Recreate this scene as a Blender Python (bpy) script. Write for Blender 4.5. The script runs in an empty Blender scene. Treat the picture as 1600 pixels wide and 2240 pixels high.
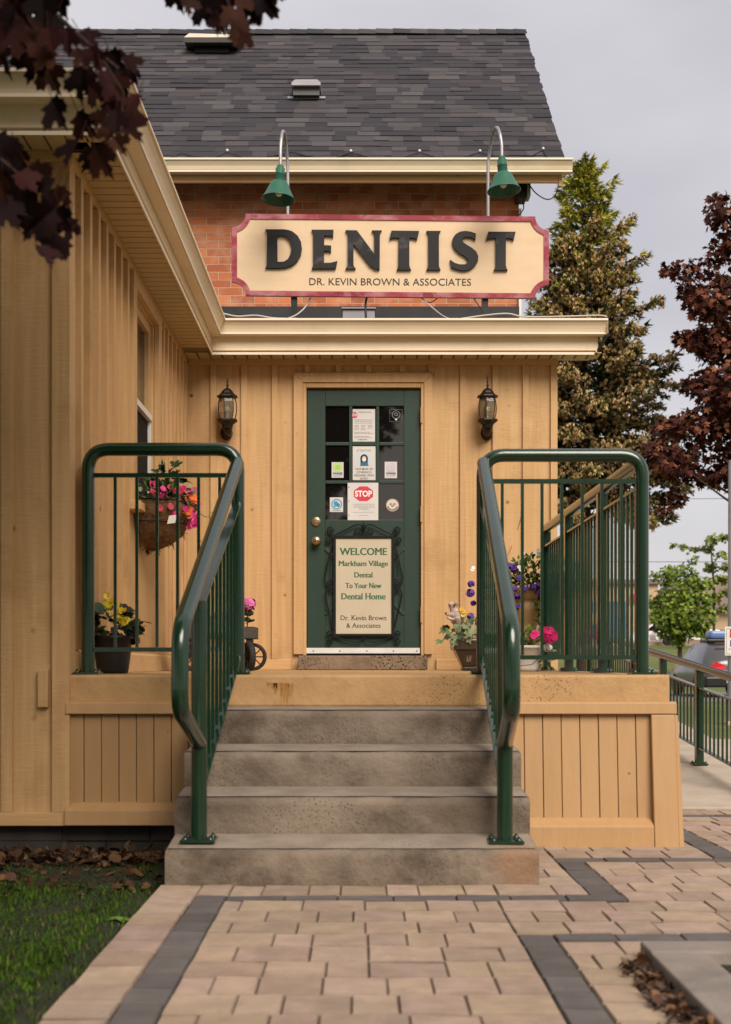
import bpy, bmesh, math, random
from mathutils import Vector, Matrix, Euler, noise
from mathutils.geometry import tessellate_polygon
R = math.radians
rnd = random.Random(7)
scene = bpy.context.scene
COL = scene.collection

# ------------------------------------------------------------------ camera
F, VX, VY, E = 2850.0, 785.0, 1450.0, 0.82
def at(x, y, Y):
    """a point measured in the photograph, at its real distance Y in metres"""
    return Vector(((x - VX) * Y / F, Y, E - (y - VY) * Y / F))
cd = bpy.data.cameras.new('camera')
cam = bpy.data.objects.new('camera', cd); COL.objects.link(cam)
cam.location = (0, 0, E); cam.rotation_euler = (R(90), 0, 0)
cd.sensor_fit = 'VERTICAL'; cd.sensor_height = 36; cd.lens = F / 2240 * 36
cd.shift_y = 330 / 2240; cd.shift_x = 15 / 2240
cd.clip_start = 0.05; cd.clip_end = 3000
cd.dof.use_dof = True; cd.dof.focus_distance = 9.7; cd.dof.aperture_fstop = 4.0
scene.camera = cam

# ------------------------------------------------------------------ sky, sun, exposure
SUN_EL, SUN_AZ = R(42), R(158)          # azimuth measured clockwise from +Y
w = bpy.data.worlds.new("World"); scene.world = w; w.use_nodes = True
nt = w.node_tree; nt.nodes.clear()
def N(t, typ, **kw):
    n = t.nodes.new(typ)
    for k, v in kw.items(): setattr(n, k, v)
    return n
out = N(nt, 'ShaderNodeOutputWorld'); bg = N(nt, 'ShaderNodeBackground')
sky = N(nt, 'ShaderNodeTexSky', sky_type='NISHITA', sun_disc=False)
sky.sun_elevation = SUN_EL; sky.sun_rotation = SUN_AZ; sky.dust_density = 4
tc = N(nt, 'ShaderNodeTexCoord'); mp = N(nt, 'ShaderNodeMapping'); mp.inputs['Scale'].default_value = (1.3, 1.3, 3.6)
mp.inputs['Location'].default_value = (0.4, 0.2, 0.15)
nz = N(nt, 'ShaderNodeTexNoise'); nz.inputs['Scale'].default_value = 2.4; nz.inputs['Detail'].default_value = 4; nz.inputs['Roughness'].default_value = .45
rp = N(nt, 'ShaderNodeValToRGB')
rp.color_ramp.elements[0].position = .36; rp.color_ramp.elements[0].color = (3.75, 3.58, 3.78, 1)
rp.color_ramp.elements[1].position = .66; rp.color_ramp.elements[1].color = (4.9, 4.7, 4.78, 1)
mx = N(nt, 'ShaderNodeMix', data_type='RGBA'); mx.inputs[0].default_value = .86
L = nt.links.new
L(tc.outputs['Generated'], mp.inputs['Vector']); L(mp.outputs[0], nz.inputs['Vector']); L(nz.outputs['Fac'], rp.inputs['Fac'])
L(sky.outputs[0], mx.inputs[6]); L(rp.outputs['Color'], mx.inputs[7]); L(mx.outputs[2], bg.inputs['Color'])
bg.inputs['Strength'].default_value = 0.10
# thin cloud glows warmer round the hidden sun, behind the viewer
sx = N(nt, 'ShaderNodeSeparateXYZ'); wr = N(nt, 'ShaderNodeMapRange', interpolation_type='SMOOTHSTEP'); wr.inputs[1].default_value = .55; wr.inputs[2].default_value = -.5
wm = N(nt, 'ShaderNodeMix', data_type='RGBA'); wm.inputs[7].default_value = (4.5, 4.0, 3.5, 1)
L(tc.outputs['Generated'], sx.inputs[0]); L(sx.outputs[1], wr.inputs[0]); L(wr.outputs[0], wm.inputs[0]); L(mx.outputs[2], wm.inputs[6]); L(wm.outputs[2], bg.inputs['Color'])
L(bg.outputs[0], out.inputs['Surface'])

sd = bpy.data.lights.new('sun', 'SUN'); sd.energy = 2.7; sd.angle = R(36); sd.color = (1.0, .90, .78)
sun = bpy.data.objects.new('sun', sd); COL.objects.link(sun)
sv = Vector((math.sin(SUN_AZ) * math.cos(SUN_EL), math.cos(SUN_AZ) * math.cos(SUN_EL), math.sin(SUN_EL)))
sun.rotation_euler = sv.to_track_quat('Z', 'Y').to_euler(); sun.location = sv * 30
scene.view_settings.view_transform = 'Standard'; scene.view_settings.look = 'None'
scene.view_settings.gamma = 1; scene.view_settings.exposure = 0.7; scene.view_settings.use_curve_mapping = False

# ------------------------------------------------------------------ mesh builder
class MB:
    def __init__(s): s.v = []; s.f = []; s.c = []; s.col = (1, 1, 1); s.smooth = []
    def face(s, pts, col=None, sm=False):
        b = len(s.v); s.v += [tuple(p) for p in pts]; s.f.append(tuple(range(b, b + len(pts)))); s.c.append(col or s.col); s.smooth.append(sm)
    def raw(s, vs, fs, col=None, sm=False):
        b = len(s.v); s.v += [tuple(p) for p in vs]
        for f in fs: s.f.append(tuple(i + b for i in f)); s.c.append(col or s.col); s.smooth.append(sm)
    def hexa(s, p, col=None):          # 8 points: bottom ring 0-3, top ring 4-7
        s.raw(p, [(0, 3, 2, 1), (4, 5, 6, 7), (0, 1, 5, 4), (1, 2, 6, 5), (2, 3, 7, 6), (3, 0, 4, 7)], col)
    def box(s, x0, x1, y0, y1, z0, z1, col=None):
        s.hexa([(x0, y0, z0), (x1, y0, z0), (x1, y1, z0), (x0, y1, z0), (x0, y0, z1), (x1, y0, z1), (x1, y1, z1), (x0, y1, z1)], col)
    def obox(s, c, ax, ay, az, col=None):   # oriented box: centre and three half vectors
        c = Vector(c); ax = Vector(ax); ay = Vector(ay); az = Vector(az)
        s.hexa([c - ax - ay - az, c + ax - ay - az, c + ax + ay - az, c - ax + ay - az, c - ax - ay + az, c + ax - ay + az, c + ax + ay + az, c - ax + ay + az], col)
    def tube(s, path, r, n=10, cap=True, col=None, sm=True):
        P = [Vector(p) for p in path]; rs = r if isinstance(r, (list, tuple)) else [r] * len(P)
        up = None; rings = []
        for i, p in enumerate(P):
            d = (P[min(i + 1, len(P) - 1)] - P[max(i - 1, 0)]).normalized()
            if up is None:
                a = Vector((0, 0, 1)) if abs(d.z) < .9 else Vector((1, 0, 0)); up = a.cross(d).normalized()
            up = (up - d * up.dot(d)).normalized(); sd_ = d.cross(up)
            rings.append([p + (up * math.cos(2 * math.pi * k / n) + sd_ * math.sin(2 * math.pi * k / n)) * rs[i] for k in range(n)])
        vs = [q for g in rings for q in g]; fs = []
        for i in range(len(P) - 1):
            for k in range(n):
                fs.append((i * n + k, i * n + (k + 1) % n, (i + 1) * n + (k + 1) % n, (i + 1) * n + k))
        s.raw(vs, fs, col, sm)
        if cap:
            s.face(list(reversed(rings[0])), col); s.face(rings[-1], col)
    def lathe(s, c, prof, n=16, col=None, sm=True, ax=None, rot=0):   # prof: (radius, height)
        c = Vector(c); az = Vector(ax or (0, 0, 1)).normalized()
        a = Vector((1, 0, 0)) if abs(az.x) < .9 else Vector((0, 1, 0)); ux = (a - az * a.dot(az)).normalized(); uy = az.cross(ux)
        vs = []; fs = []
        for r_, h in prof:
            for k in range(n):
                t = 2 * math.pi * k / n + rot; vs.append(c + az * h + (ux * math.cos(t) + uy * math.sin(t)) * r_)
        for i in range(len(prof) - 1):
            for k in range(n): fs.append((i * n + k, i * n + (k + 1) % n, (i + 1) * n + (k + 1) % n, (i + 1) * n + k))
        s.raw(vs, fs, col, sm)
    def prism(s, poly, hole, y0, y1, col=None):   # polygon of (x,z), extruded from y0 (front) to y1
        loops = [[Vector((x, z, 0)) for x, z in poly]] + ([[Vector((x, z, 0)) for x, z in hole]] if hole else [])
        flat = [p for l in loops for p in l]
        for t in tessellate_polygon(loops):
            a, b, c = (flat[i] for i in t)
            if (b - a).cross(c - a).z < 0: b, c = c, b
            s.face([(p.x, y0, p.y) for p in (a, b, c)], col)
        for l in loops:
            n = len(l)
            for i in range(n):
                a, b = l[i], l[(i + 1) % n]
                s.face([(a.x, y0, a.y), (a.x, y1, a.y), (b.x, y1, b.y), (b.x, y0, b.y)], col)
    def sphere(s, c, r, col=None, n=10, m=7, sc=(1, 1, 1)):
        c = Vector(c); vs = []; fs = []
        for i in range(m + 1):
            p = math.pi * i / m
            for k in range(n):
                t = 2 * math.pi * k / n
                vs.append(c + Vector((math.sin(p) * math.cos(t) * sc[0], math.sin(p) * math.sin(t) * sc[1], math.cos(p) * sc[2])) * r)
        for i in range(m):
            for k in range(n): fs.append((i * n + k, (i + 1) * n + k, (i + 1) * n + (k + 1) % n, i * n + (k + 1) % n))
        s.raw(vs, fs, col, True)
    def build(s, name, mat, parent=None, bevel=0, fix=False):
        me = bpy.data.meshes.new(name); me.from_pydata(s.v, [], s.f)
        ca = me.color_attributes.new('Col', 'FLOAT_COLOR', 'CORNER')
        buf = []
        for f, c in zip(s.f, s.c): buf += [c[0], c[1], c[2], 1.0] * len(f)
        ca.data.foreach_set('color', buf)
        me.polygons.foreach_set('use_smooth', s.smooth)
        if fix:
            bm = bmesh.new(); bm.from_mesh(me); bmesh.ops.remove_doubles(bm, verts=bm.verts, dist=1e-5)
            bmesh.ops.recalc_face_normals(bm, faces=bm.faces); bm.to_mesh(me); bm.free()
        me.materials.append(mat); me.update()
        o = bpy.data.objects.new(name, me); COL.objects.link(o)
        if bevel:
            b = o.modifiers.new('bevel', 'BEVEL'); b.width = bevel; b.segments = 2; b.limit_method = 'ANGLE'; b.angle_limit = R(40)
        if parent:
            o.parent = parent
            p = Vector(parent.location); q = parent.parent
            if parent.type == 'EMPTY': o.matrix_parent_inverse = Matrix.Translation(-p)
        return o

def thing(name, label, cat, loc=(0, 0, 0), group=None):
    o = bpy.data.objects.new(name, None); COL.objects.link(o); o.location = loc; o.empty_display_size = .1
    o['label'] = label; o['category'] = cat
    if group: o['group'] = group
    return o
def tag(o, label, cat, group=None):
    o['label'] = label; o['category'] = cat
    if group: o['group'] = group
    return o
def struct(o): o['kind'] = 'structure'; return o
def stuff(o): o['kind'] = 'stuff'; return o

# ------------------------------------------------------------------ materials
def mat(name, c1, c2=None, scale=(1, 1, 1), n=6, lo=.35, hi=.65, rough=.6, bump=0, bn=40, bscale=None, metal=0, coat=0,
        speck=None, spn=45, spt=.36, dirt=None, dn=1.6, dlo=.5, dhi=.72, ior=1.45, spec=.5, trans=0, bdist=.01, rvar=0, rust=None):
    m = bpy.data.materials.new(name); m.use_nodes = True; t = m.node_tree; b = t.nodes['Principled BSDF']; lk = t.links.new
    b.inputs['Roughness'].default_value = rough; b.inputs['Metallic'].default_value = metal; b.inputs['IOR'].default_value = ior
    b.inputs['Specular IOR Level'].default_value = spec
    if coat: b.inputs['Coat Weight'].default_value = coat; b.inputs['Coat Roughness'].default_value = .08
    tc = N(t, 'ShaderNodeTexCoord'); mp = N(t, 'ShaderNodeMapping'); mp.inputs['Scale'].default_value = scale
    lk(tc.outputs['Object'], mp.inputs['Vector'])
    def nz(sc, det=5, vec=None, rg=.55):
        k = N(t, 'ShaderNodeTexNoise'); k.inputs['Scale'].default_value = sc; k.inputs['Detail'].default_value = det; k.inputs['Roughness'].default_value = rg
        lk(vec or mp.outputs[0], k.inputs['Vector']); return k.outputs['Fac']
    def ramp(f, a, bb):
        r = N(t, 'ShaderNodeMapRange'); r.inputs[1].default_value = a; r.inputs[2].default_value = bb; r.clamp = True
        lk(f, r.inputs[0]); return r.outputs[0]
    def mix(f, a, bb, mode='MIX'):
        k = N(t, 'ShaderNodeMix', data_type='RGBA', blend_type=mode)
        if isinstance(f, (int, float)): k.inputs[0].default_value = f
        else: lk(f, k.inputs[0])
        for s_, q in ((6, a), (7, bb)):
            if isinstance(q, tuple): k.inputs[s_].default_value = (*q, 1)
            else: lk(q, k.inputs[s_])
        return k.outputs[2]
    at_ = N(t, 'ShaderNodeVertexColor', layer_name='Col').outputs['Color']
    col = mix(ramp(nz(n), lo, hi), c1, c2) if c2 else c1
    if dirt: col = mix(ramp(nz(dn, 6, tc.outputs['Object'], .62), dlo, dhi), col, dirt)
    if speck:
        vo = N(t, 'ShaderNodeTexVoronoi'); vo.inputs['Scale'].default_value = spn; lk(tc.outputs['Object'], vo.inputs['Vector'])
        th = ramp(vo.outputs['Distance'], spt * .42, spt * .18)
        gate = ramp(nz(3.5, 3, tc.outputs['Object']), .44, .6)
        mu = N(t, 'ShaderNodeMath', operation='MULTIPLY'); lk(th, mu.inputs[0]); lk(gate, mu.inputs[1])
        col = mix(mu.outputs[0], col, speck)
    if rust:      # rust that washed out from under a post
        sb_ = N(t, 'ShaderNodeVectorMath', operation='DISTANCE'); lk(tc.outputs['Object'], sb_.inputs[0]); sb_.inputs[1].default_value = rust[:3]
        ad_ = N(t, 'ShaderNodeMath', operation='MULTIPLY_ADD'); lk(nz(9, 5, tc.outputs['Object'], .7), ad_.inputs[0]); ad_.inputs[1].default_value = .34; lk(sb_.outputs['Value'], ad_.inputs[2])
        k_ = N(t, 'ShaderNodeMath', operation='MULTIPLY'); lk(ramp(ad_.outputs[0], rust[3] + .20, rust[3] + .06), k_.inputs[0]); k_.inputs[1].default_value = .42
        col = mix(k_.outputs[0], col, (.30, .125, .045))
    col = mix(1.0, col, at_, 'MULTIPLY')
    lk(col, b.inputs['Base Color'])
    if rvar:
        rr = N(t, 'ShaderNodeMapRange'); rr.inputs[3].default_value = max(.02, rough - rvar); rr.inputs[4].default_value = min(1, rough + rvar)
        lk(nz(5, 4, tc.outputs['Object']), rr.inputs[0]); lk(rr.outputs[0], b.inputs['Roughness'])
    if bump:
        bp = N(t, 'ShaderNodeBump'); bp.inputs['Strength'].default_value = bump; bp.inputs['Distance'].default_value = bdist
        v = None
        if bscale:
            m2 = N(t, 'ShaderNodeMapping'); m2.inputs['Scale'].default_value = bscale; lk(tc.outputs['Object'], m2.inputs['Vector']); v = m2.outputs[0]
        else: v = tc.outputs['Object']
        lk(nz(bn, 6, v, .65), bp.inputs['Height']); lk(bp.outputs[0], b.inputs['Normal'])
    if trans: b.inputs['Transmission Weight'].default_value = trans
    return m
M = {}
M['wood'] = mat('painted_wood', (.475, .286, .125), (.545, .341, .165), (30, 30, 1.4), 1.3, .36, .66, rough=.62, bump=.4, bn=1.0, bscale=(12, 12, 90), speck=(.12, .06, .025), spn=5, spt=.24, dirt=(.34, .19, .075), dn=2.1, dlo=.54, dhi=.80, bdist=.006)
M['woodh'] = mat('painted_wood_flat_grain', (.50, .305, .135), (.56, .35, .168), (1.6, 26, 26), 1.1, .3, .7, rough=.62, bump=.5, bn=1.2, bscale=(4, 60, 60), speck=(.16, .08, .03), spn=6, spt=.22, dirt=(.40, .235, .10), dn=1.3, dlo=.52, dhi=.86, bdist=.006)
M['skirt'] = mat('painted_plank', (.40, .235, .105), (.425, .255, .12), (20, 20, 1.5), 1, rough=.5, bump=.2, bn=1.2, bscale=(40, 40, 4), speck=(.1, .05, .02), spn=9, spt=.2, dirt=(.34, .195, .08), dn=2, dlo=.55, dhi=.85)
M['slab'] = mat('painted_concrete', (.47, .285, .13), (.39, .235, .10), (1, 1, 1), 7, rough=.7, bump=.5, bn=28, speck=(.10, .06, .03), spn=75, spt=.8, dirt=(.32, .18, .07), dn=3, dlo=.55, dhi=.8)
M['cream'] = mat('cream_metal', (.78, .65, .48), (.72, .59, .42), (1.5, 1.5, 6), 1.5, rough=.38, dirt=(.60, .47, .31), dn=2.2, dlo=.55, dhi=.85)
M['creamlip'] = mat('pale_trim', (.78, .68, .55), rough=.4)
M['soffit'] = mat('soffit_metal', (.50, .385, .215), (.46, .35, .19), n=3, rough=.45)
M['white'] = mat('white_paint', (.72, .70, .68), (.64, .61, .58), n=9, rough=.45)
M['roofing'] = mat('black_membrane', (.018, .018, .021), (.03, .03, .034), n=5, rough=.7)
M['shingle'] = mat('asphalt_shingle', (1, 1, 1), (.72, .72, .74), (1, 1, 1), 90, .3, .7, rough=.93, bump=.5, bn=260, bdist=.004, spec=.2)
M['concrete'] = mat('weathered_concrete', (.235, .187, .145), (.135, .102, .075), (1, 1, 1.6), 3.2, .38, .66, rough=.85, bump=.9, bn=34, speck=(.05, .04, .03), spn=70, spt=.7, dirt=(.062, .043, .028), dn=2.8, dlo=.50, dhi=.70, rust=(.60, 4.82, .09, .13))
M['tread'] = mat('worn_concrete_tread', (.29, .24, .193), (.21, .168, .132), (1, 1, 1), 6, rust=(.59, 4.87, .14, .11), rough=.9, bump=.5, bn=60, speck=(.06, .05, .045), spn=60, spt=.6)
M['pale'] = mat('pale_concrete', (.42, .36, .30), (.36, .30, .245), n=5, rough=.9, bump=.4, bn=90)
M['stone'] = mat('pitted_slab', (.23, .165, .115), (.16, .11, .072), n=9, rough=.85, bump=.8, bn=40, speck=(.02, .016, .013), spn=46, spt=1.1)
M['kerb'] = mat('grey_kerb', (.25, .215, .19), (.20, .17, .15), n=7, rough=.85, bump=.4, bn=70, dirt=(.15, .13, .12), dn=4)
M['paver'] = mat('paver', (.375, .28, .215), (.30, .222, .168), n=11, rough=.88, bump=.5, bn=70, dirt=(.26, .19, .142), dn=5, dlo=.5, dhi=.75)
M['joint'] = mat('joint_sand', (.07, .05, .036), (.045, .032, .024), n=40, rough=1, bump=.4)
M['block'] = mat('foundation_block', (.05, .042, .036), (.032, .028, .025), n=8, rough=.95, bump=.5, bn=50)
M['green'] = mat('green_gloss_paint', (.0052, .028, .0132), (.0042, .0225, .0105), n=8, rough=.22, coat=.45, ior=1.5, bump=.05, bn=30, rvar=.06)
M['door'] = mat('green_door_paint', (.0165, .041, .029), (.014, .035, .025), (6, 6, 1), 2, rough=.45, bump=.08, bn=40)
M['shade'] = mat('green_enamel', (.022, .115, .075), (.02, .10, .066), n=6, rough=.35, dirt=(.05, .13, .09), dn=6, dlo=.6, dhi=.8)
M['galv'] = mat('galvanised_pipe', (.42, .42, .44), (.30, .30, .33), (4, 4, 1), 8, rough=.42, metal=.6, dirt=(.25, .17, .10), dn=6, dlo=.6, dhi=.75)
M['bronze'] = mat('bronze_black', (.013, .009, .008), (.02, .013, .010), n=14, rough=.42, metal=.3)
M['iron'] = mat('black_iron', (.006, .006, .006), (.010, .009, .009), n=20, rough=.6, spec=.25)
M['black'] = mat('black_plastic', (.008, .008, .009), (.013, .013, .014), n=10, rough=.4)
M['brass'] = mat('worn_brass', (.50, .38, .25), (.36, .26, .16), n=12, rough=.28, metal=.9)
M['signcream'] = mat('sign_cream', (.68, .51, .345), (.64, .475, .31), (2.5, 1, 8), 1.6, rough=.55, bump=.04, bn=3, bscale=(2, 1, 6))
M['maroon'] = mat('faded_maroon', (.265, .018, .042), (.40, .155, .185), (3, 3, 6), 1.6, .42, .62, rough=.6, dirt=(.20, .010, .028), dn=7, dlo=.54, dhi=.62)
M['letter'] = mat('scuffed_black', (.012, .012, .014), (.020, .019, .022), n=4, rough=.36, dirt=(.115, .108, .118), dn=3.4, dlo=.56, dhi=.70, rvar=.1, spec=.3)
M['ink'] = mat('black_lettering', (.014, .012, .011), rough=.5)
M['inkgreen'] = mat('green_lettering', (.022, .115, .05), rough=.5)
M['paper'] = mat('paper', (.62, .60, .60), (.56, .54, .54), n=5, rough=.35, coat=.3)
M['paint'] = mat('flat_print', (1, 1, 1), rough=.5)
M['board'] = mat('notice_board', (.52, .46, .35), (.48, .42, .32), n=2, rough=.3, coat=.2)
M['glass'] = mat('dark_window_glass', (.006, .005, .005), rough=.03, ior=1.9, spec=.5)
M['lampglass'] = mat('smoked_lamp_glass', (.30, .27, .20), rough=.06, ior=1.3, trans=.8)
M['screen'] = mat('dark_insect_screen', (.014, .011, .010), (.020, .016, .014), n=60, rough=.9, spec=.15)
M['bulb'] = mat('frosted_bulb', (.72, .70, .62), rough=.4)
M['foliage'] = mat('leaf', (1, 1, 1), (.72, .74, .7), n=14, rough=.5, spec=.35)
M['petal'] = mat('petal', (1, 1, 1), (.85, .85, .85), n=30, rough=.55)
M['maroonleaf'] = mat('maroon_leaf', (1, 1, 1), (.7, .7, .7), n=22, rough=.7, spec=.1)
M['bark'] = mat('bark', (.065, .045, .034), (.035, .025, .02), (9, 9, 1.5), 3, rough=.95, bump=.9, bn=4, bscale=(12, 12, 2), bdist=.03)
M['soil'] = mat('soil', (.030, .021, .015), (.018, .013, .010), n=20, rough=1, bump=.8, bn=60)
M['grassground'] = mat('grass_ground', (.085, .115, .022), (.15, .125, .04), n=.9, lo=.35, hi=.68, rough=1, bump=.5, bn=12, dirt=(.06, .105, .018), dn=.35, dlo=.45, dhi=.65)
M['turf'] = mat('turf_soil', (.016, .026, .005), (.014, .012, .006), n=7, rough=1, bump=.8, bn=50)
M['blade'] = mat('grass_blade', (1, 1, 1), (.8, .82, .8), n=3, rough=.7, spec=.12)
M['road'] = mat('asphalt', (.15, .14, .14), (.12, .112, .112), n=4, rough=.95)
M['coco'] = mat('coco_liner', (.10, .052, .022), (.205, .118, .052), (8, 8, 8), 3, rough=1, bump=1, bn=9, bscale=(6, 6, 14), bdist=.02)
M['terra'] = mat('beige_planter', (.47, .30, .145), (.42, .265, .125), n=5, rough=.6, bump=.2, bn=20)
M['brownpot'] = mat('brown_glaze', (.032, .022, .016), (.055, .038, .026), n=9, rough=.3, coat=.3, dirt=(.10, .075, .05), dn=14, dlo=.62, dhi=.7)
M['oldwood'] = mat('weathered_board', (.035, .03, .027), (.085, .075, .068), (3, 3, 40), 2, rough=.85, bump=.6, bn=4)
M['rubber'] = mat('tyre_rubber', (.016, .013, .013), (.026, .022, .021), n=15, rough=.8)
M['drift'] = mat('driftwood', (.50, .42, .37), (.22, .14, .10), (4, 4, 14), 3, .35, .6, rough=.8, bump=.6, bn=20)
M['stucco'] = mat('beige_stucco', (.50, .37, .235), (.46, .335, .21), n=1, rough=.9)
M['brownroof'] = mat('brown_roof', (.20, .15, .125), (.165, .125, .105), n=3, rough=.9)
M['pinkbrick'] = mat('pink_brick_band', (.30, .20, .155), (.26, .165, .125), n=4, rough=.9)
M['bluepanel'] = mat('blue_panel', (.035, .15, .32), (.03, .12, .27), n=1.5, rough=.4)
M['carpaint'] = mat('grey_car_paint', (.085, .085, .095), rough=.3, metal=.3, coat=.5)
M['whitecar'] = mat('white_car_paint', (.75, .75, .76), rough=.25, coat=.8)
M['red'] = mat('red_plastic', (.50, .012, .022), rough=.55, spec=.2)
M['bluelens'] = mat('blue_lens', (.12, .19, .42), rough=.3)
M['grey'] = mat('grey_metal', (.33, .33, .36), (.27, .27, .30), n=5, rough=.4, metal=.2)
M['palebeige'] = mat('beige_plastic', (.58, .53, .45), (.50, .45, .38), n=6, rough=.5)
M['wire'] = mat('pale_wire', (.45, .44, .43), rough=.5)
M['cable'] = mat('dark_cable', (.02, .017, .016), rough=.5)
# brick wall: brick texture in wall coordinates
def brick_mat():
    m = bpy.data.materials.new('old_brick'); m.use_nodes = True; t = m.node_tree; b = t.nodes['Principled BSDF']; lk = t.links.new
    tc = N(t, 'ShaderNodeTexCoord'); sp = N(t, 'ShaderNodeSeparateXYZ'); cb = N(t, 'ShaderNodeCombineXYZ'); lk(tc.outputs['Object'], sp.inputs[0])
    ad = N(t, 'ShaderNodeMath', operation='ADD'); lk(sp.outputs[0], ad.inputs[0]); lk(sp.outputs[1], ad.inputs[1]); lk(ad.outputs[0], cb.inputs[0]); lk(sp.outputs[2], cb.inputs[1])
    wob = N(t, 'ShaderNodeTexNoise'); wob.inputs['Scale'].default_value = 9; lk(tc.outputs['Object'], wob.inputs['Vector'])
    wv = N(t, 'ShaderNodeVectorMath', operation='MULTIPLY_ADD'); wv.inputs[1].default_value = (.012, .012, 0); lk(wob.outputs['Color'], wv.inputs[0]); lk(cb.outputs[0], wv.inputs[2])
    br = N(t, 'ShaderNodeTexBrick'); br.offset = .5
    for k, v in (('Scale', 1), ('Brick Width', .232), ('Row Height', .0755), ('Mortar Size', .0045), ('Mortar Smooth', .25), ('Bias', -.1)): br.inputs[k].default_value = v
    br.inputs['Color1'].default_value = (.56, .185, .075, 1); br.inputs['Color2'].default_value = (.30, .082, .042, 1); br.inputs['Mortar'].default_value = (.50, .35, .245, 1)
    lk(wv.outputs[0], br.inputs['Vector'])
    nz = N(t, 'ShaderNodeTexNoise'); nz.inputs['Scale'].default_value = 7; nz.inputs['Detail'].default_value = 7; lk(tc.outputs['Object'], nz.inputs['Vector'])
    mr = N(t, 'ShaderNodeMapRange'); mr.inputs[1].default_value = .45; mr.inputs[2].default_value = .75; lk(nz.outputs['Fac'], mr.inputs[0])
    mxx = N(t, 'ShaderNodeMix', data_type='RGBA'); lk(mr.outputs[0], mxx.inputs[0]); lk(br.outputs['Color'], mxx.inputs[6]); mxx.inputs[7].default_value = (.58, .32, .21, 1)
    sc = N(t, 'ShaderNodeMath', operation='MULTIPLY'); lk(mr.outputs[0], sc.inputs[0]); sc.inputs[1].default_value = .75; lk(sc.outputs[0], mxx.inputs[0])
    lk(mxx.outputs[2], b.inputs['Base Color']); b.inputs['Roughness'].default_value = .9
    bp = N(t, 'ShaderNodeBump'); bp.inputs['Strength'].default_value = .8; bp.inputs['Distance'].default_value = .012; bp.invert = True
    a2 = N(t, 'ShaderNodeMath', operation='MULTIPLY_ADD'); lk(nz.outputs['Fac'], a2.inputs[0]); a2.inputs[1].default_value = .5; lk(br.outputs['Fac'], a2.inputs[2])
    lk(a2.outputs[0], bp.inputs['Height']); lk(bp.outputs[0], b.inputs['Normal']); return m
M['brick'] = brick_mat()

# ------------------------------------------------------------------ ground
XW, YF, YP, XR = -1.329, 5.917, 9.965, 1.521
ZP = .766; ZS = 3.155
def hgt(y):
    if y < 8: return -.055
    if y < 14: return -.055 - .125 * (y - 8) / 6
    if y < 45: return -.18
    if y < 75: return -.18 + 2.0 * (y - 45) / 30
    return 1.82
g = MB(); ys = [-60, 0, 8, 9.5, 11, 14, 30, 45, 52, 60, 68, 75, 90, 140, 600]; xs = [-400, -40, -12, 0, 12, 40, 400]
for i in range(len(ys) - 1):
    for j in range(len(xs) - 1):
        g.face([(xs[j], ys[i], hgt(ys[i])), (xs[j + 1], ys[i], hgt(ys[i])), (xs[j + 1], ys[i + 1], hgt(ys[i + 1])), (xs[j], ys[i + 1], hgt(ys[i + 1]))])
struct(g.build('ground', M['grassground']))
r_ = MB(); r_.face([(-80, 33, -.172), (80, 33, -.172), (80, 44.8, -.172), (-80, 44.8, -.172)]); struct(r_.build('road', M['road']))
r_ = MB(); r_.box(-80, 80, 15.2, 16.6, -.2, -.15); struct(r_.build('pavement', M['pale'], bevel=.01))
r_ = MB(); r_.face([(-60, 76, 1.826), (90, 76, 1.826), (90, 97, 1.826), (-60, 97, 1.826)]); struct(r_.build('car_park', M['road']))
l_ = MB(); nx, ny = 16, 22
for i in range(nx):
    for j in range(ny):
        def lp(a, b): 
            x = -5 + (4.28) * a / nx; y = 1.0 + 4.95 * b / ny
            return (x, y, -.035 + .012 * noise.noise((x * 2, y * 2, 0)) - .02 * max(0, (x + .95)) )
        l_.face([lp(i, j), lp(i + 1, j), lp(i + 1, j + 1), lp(i, j + 1)], sm=True)
struct(l_.build('lawn_soil', M['turf']))
# paved walk: concrete pavers laid in zones, dark soldier strips between
base = MB(); base.box(-.735, 6.2, 1.2, 7.45, -.05, -.012); struct(base.build('joint_bed', M['joint']))
pv = MB()
def paver(x0, x1, y0, y1, dark):
    gp = .0026; x0 += gp * rnd.uniform(.0, .5); x1 -= gp * rnd.uniform(.0, .5); y0 += gp * rnd.uniform(1.1, 1.9); y1 -= gp * rnd.uniform(1.1, 1.9)
    if x1 - x0 < .02 or y1 - y0 < .02: return
    b = .0065; bx_ = .0042; h = rnd.uniform(-.0025, .0018); tx, ty = rnd.uniform(-.0018, .0018), rnd.uniform(-.0018, .0018)
    k = rnd.uniform(.84, 1.13); c = (k, k * rnd.uniform(.96, 1.02), k * rnd.uniform(.93, 1.05))
    if dark: k = rnd.uniform(.85, 1.15); c = (.31 * k, .365 * k, .47 * k)
    v = [(x0, y0, -.02), (x1, y0, -.02), (x1, y1, -.02), (x0, y1, -.02)]
    v += [(x0, y0, h - .006), (x1, y0, h - .006), (x1, y1, h - .006), (x0, y1, h - .006)]
    v += [(x0 + bx_, y0 + b, h - tx - ty), (x1 - bx_, y0 + b, h + tx - ty), (x1 - bx_, y1 - b, h + tx + ty), (x0 + bx_, y1 - b, h - tx + ty)]
    pv.raw(v, [(0, 1, 5, 4), (1, 2, 6, 5), (2, 3, 7, 6), (3, 0, 4, 7), (8, 9, 10, 11)], c); s_c = tuple(q * .36 for q in c); e_c = tuple(q * .7 for q in c)
    for q in range(5, 1, -1): pv.c[-q] = s_c
    pv.raw(v[4:], [(0, 1, 5, 4), (1, 2, 6, 5), (2, 3, 7, 6), (3, 0, 4, 7)], e_c)
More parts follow.
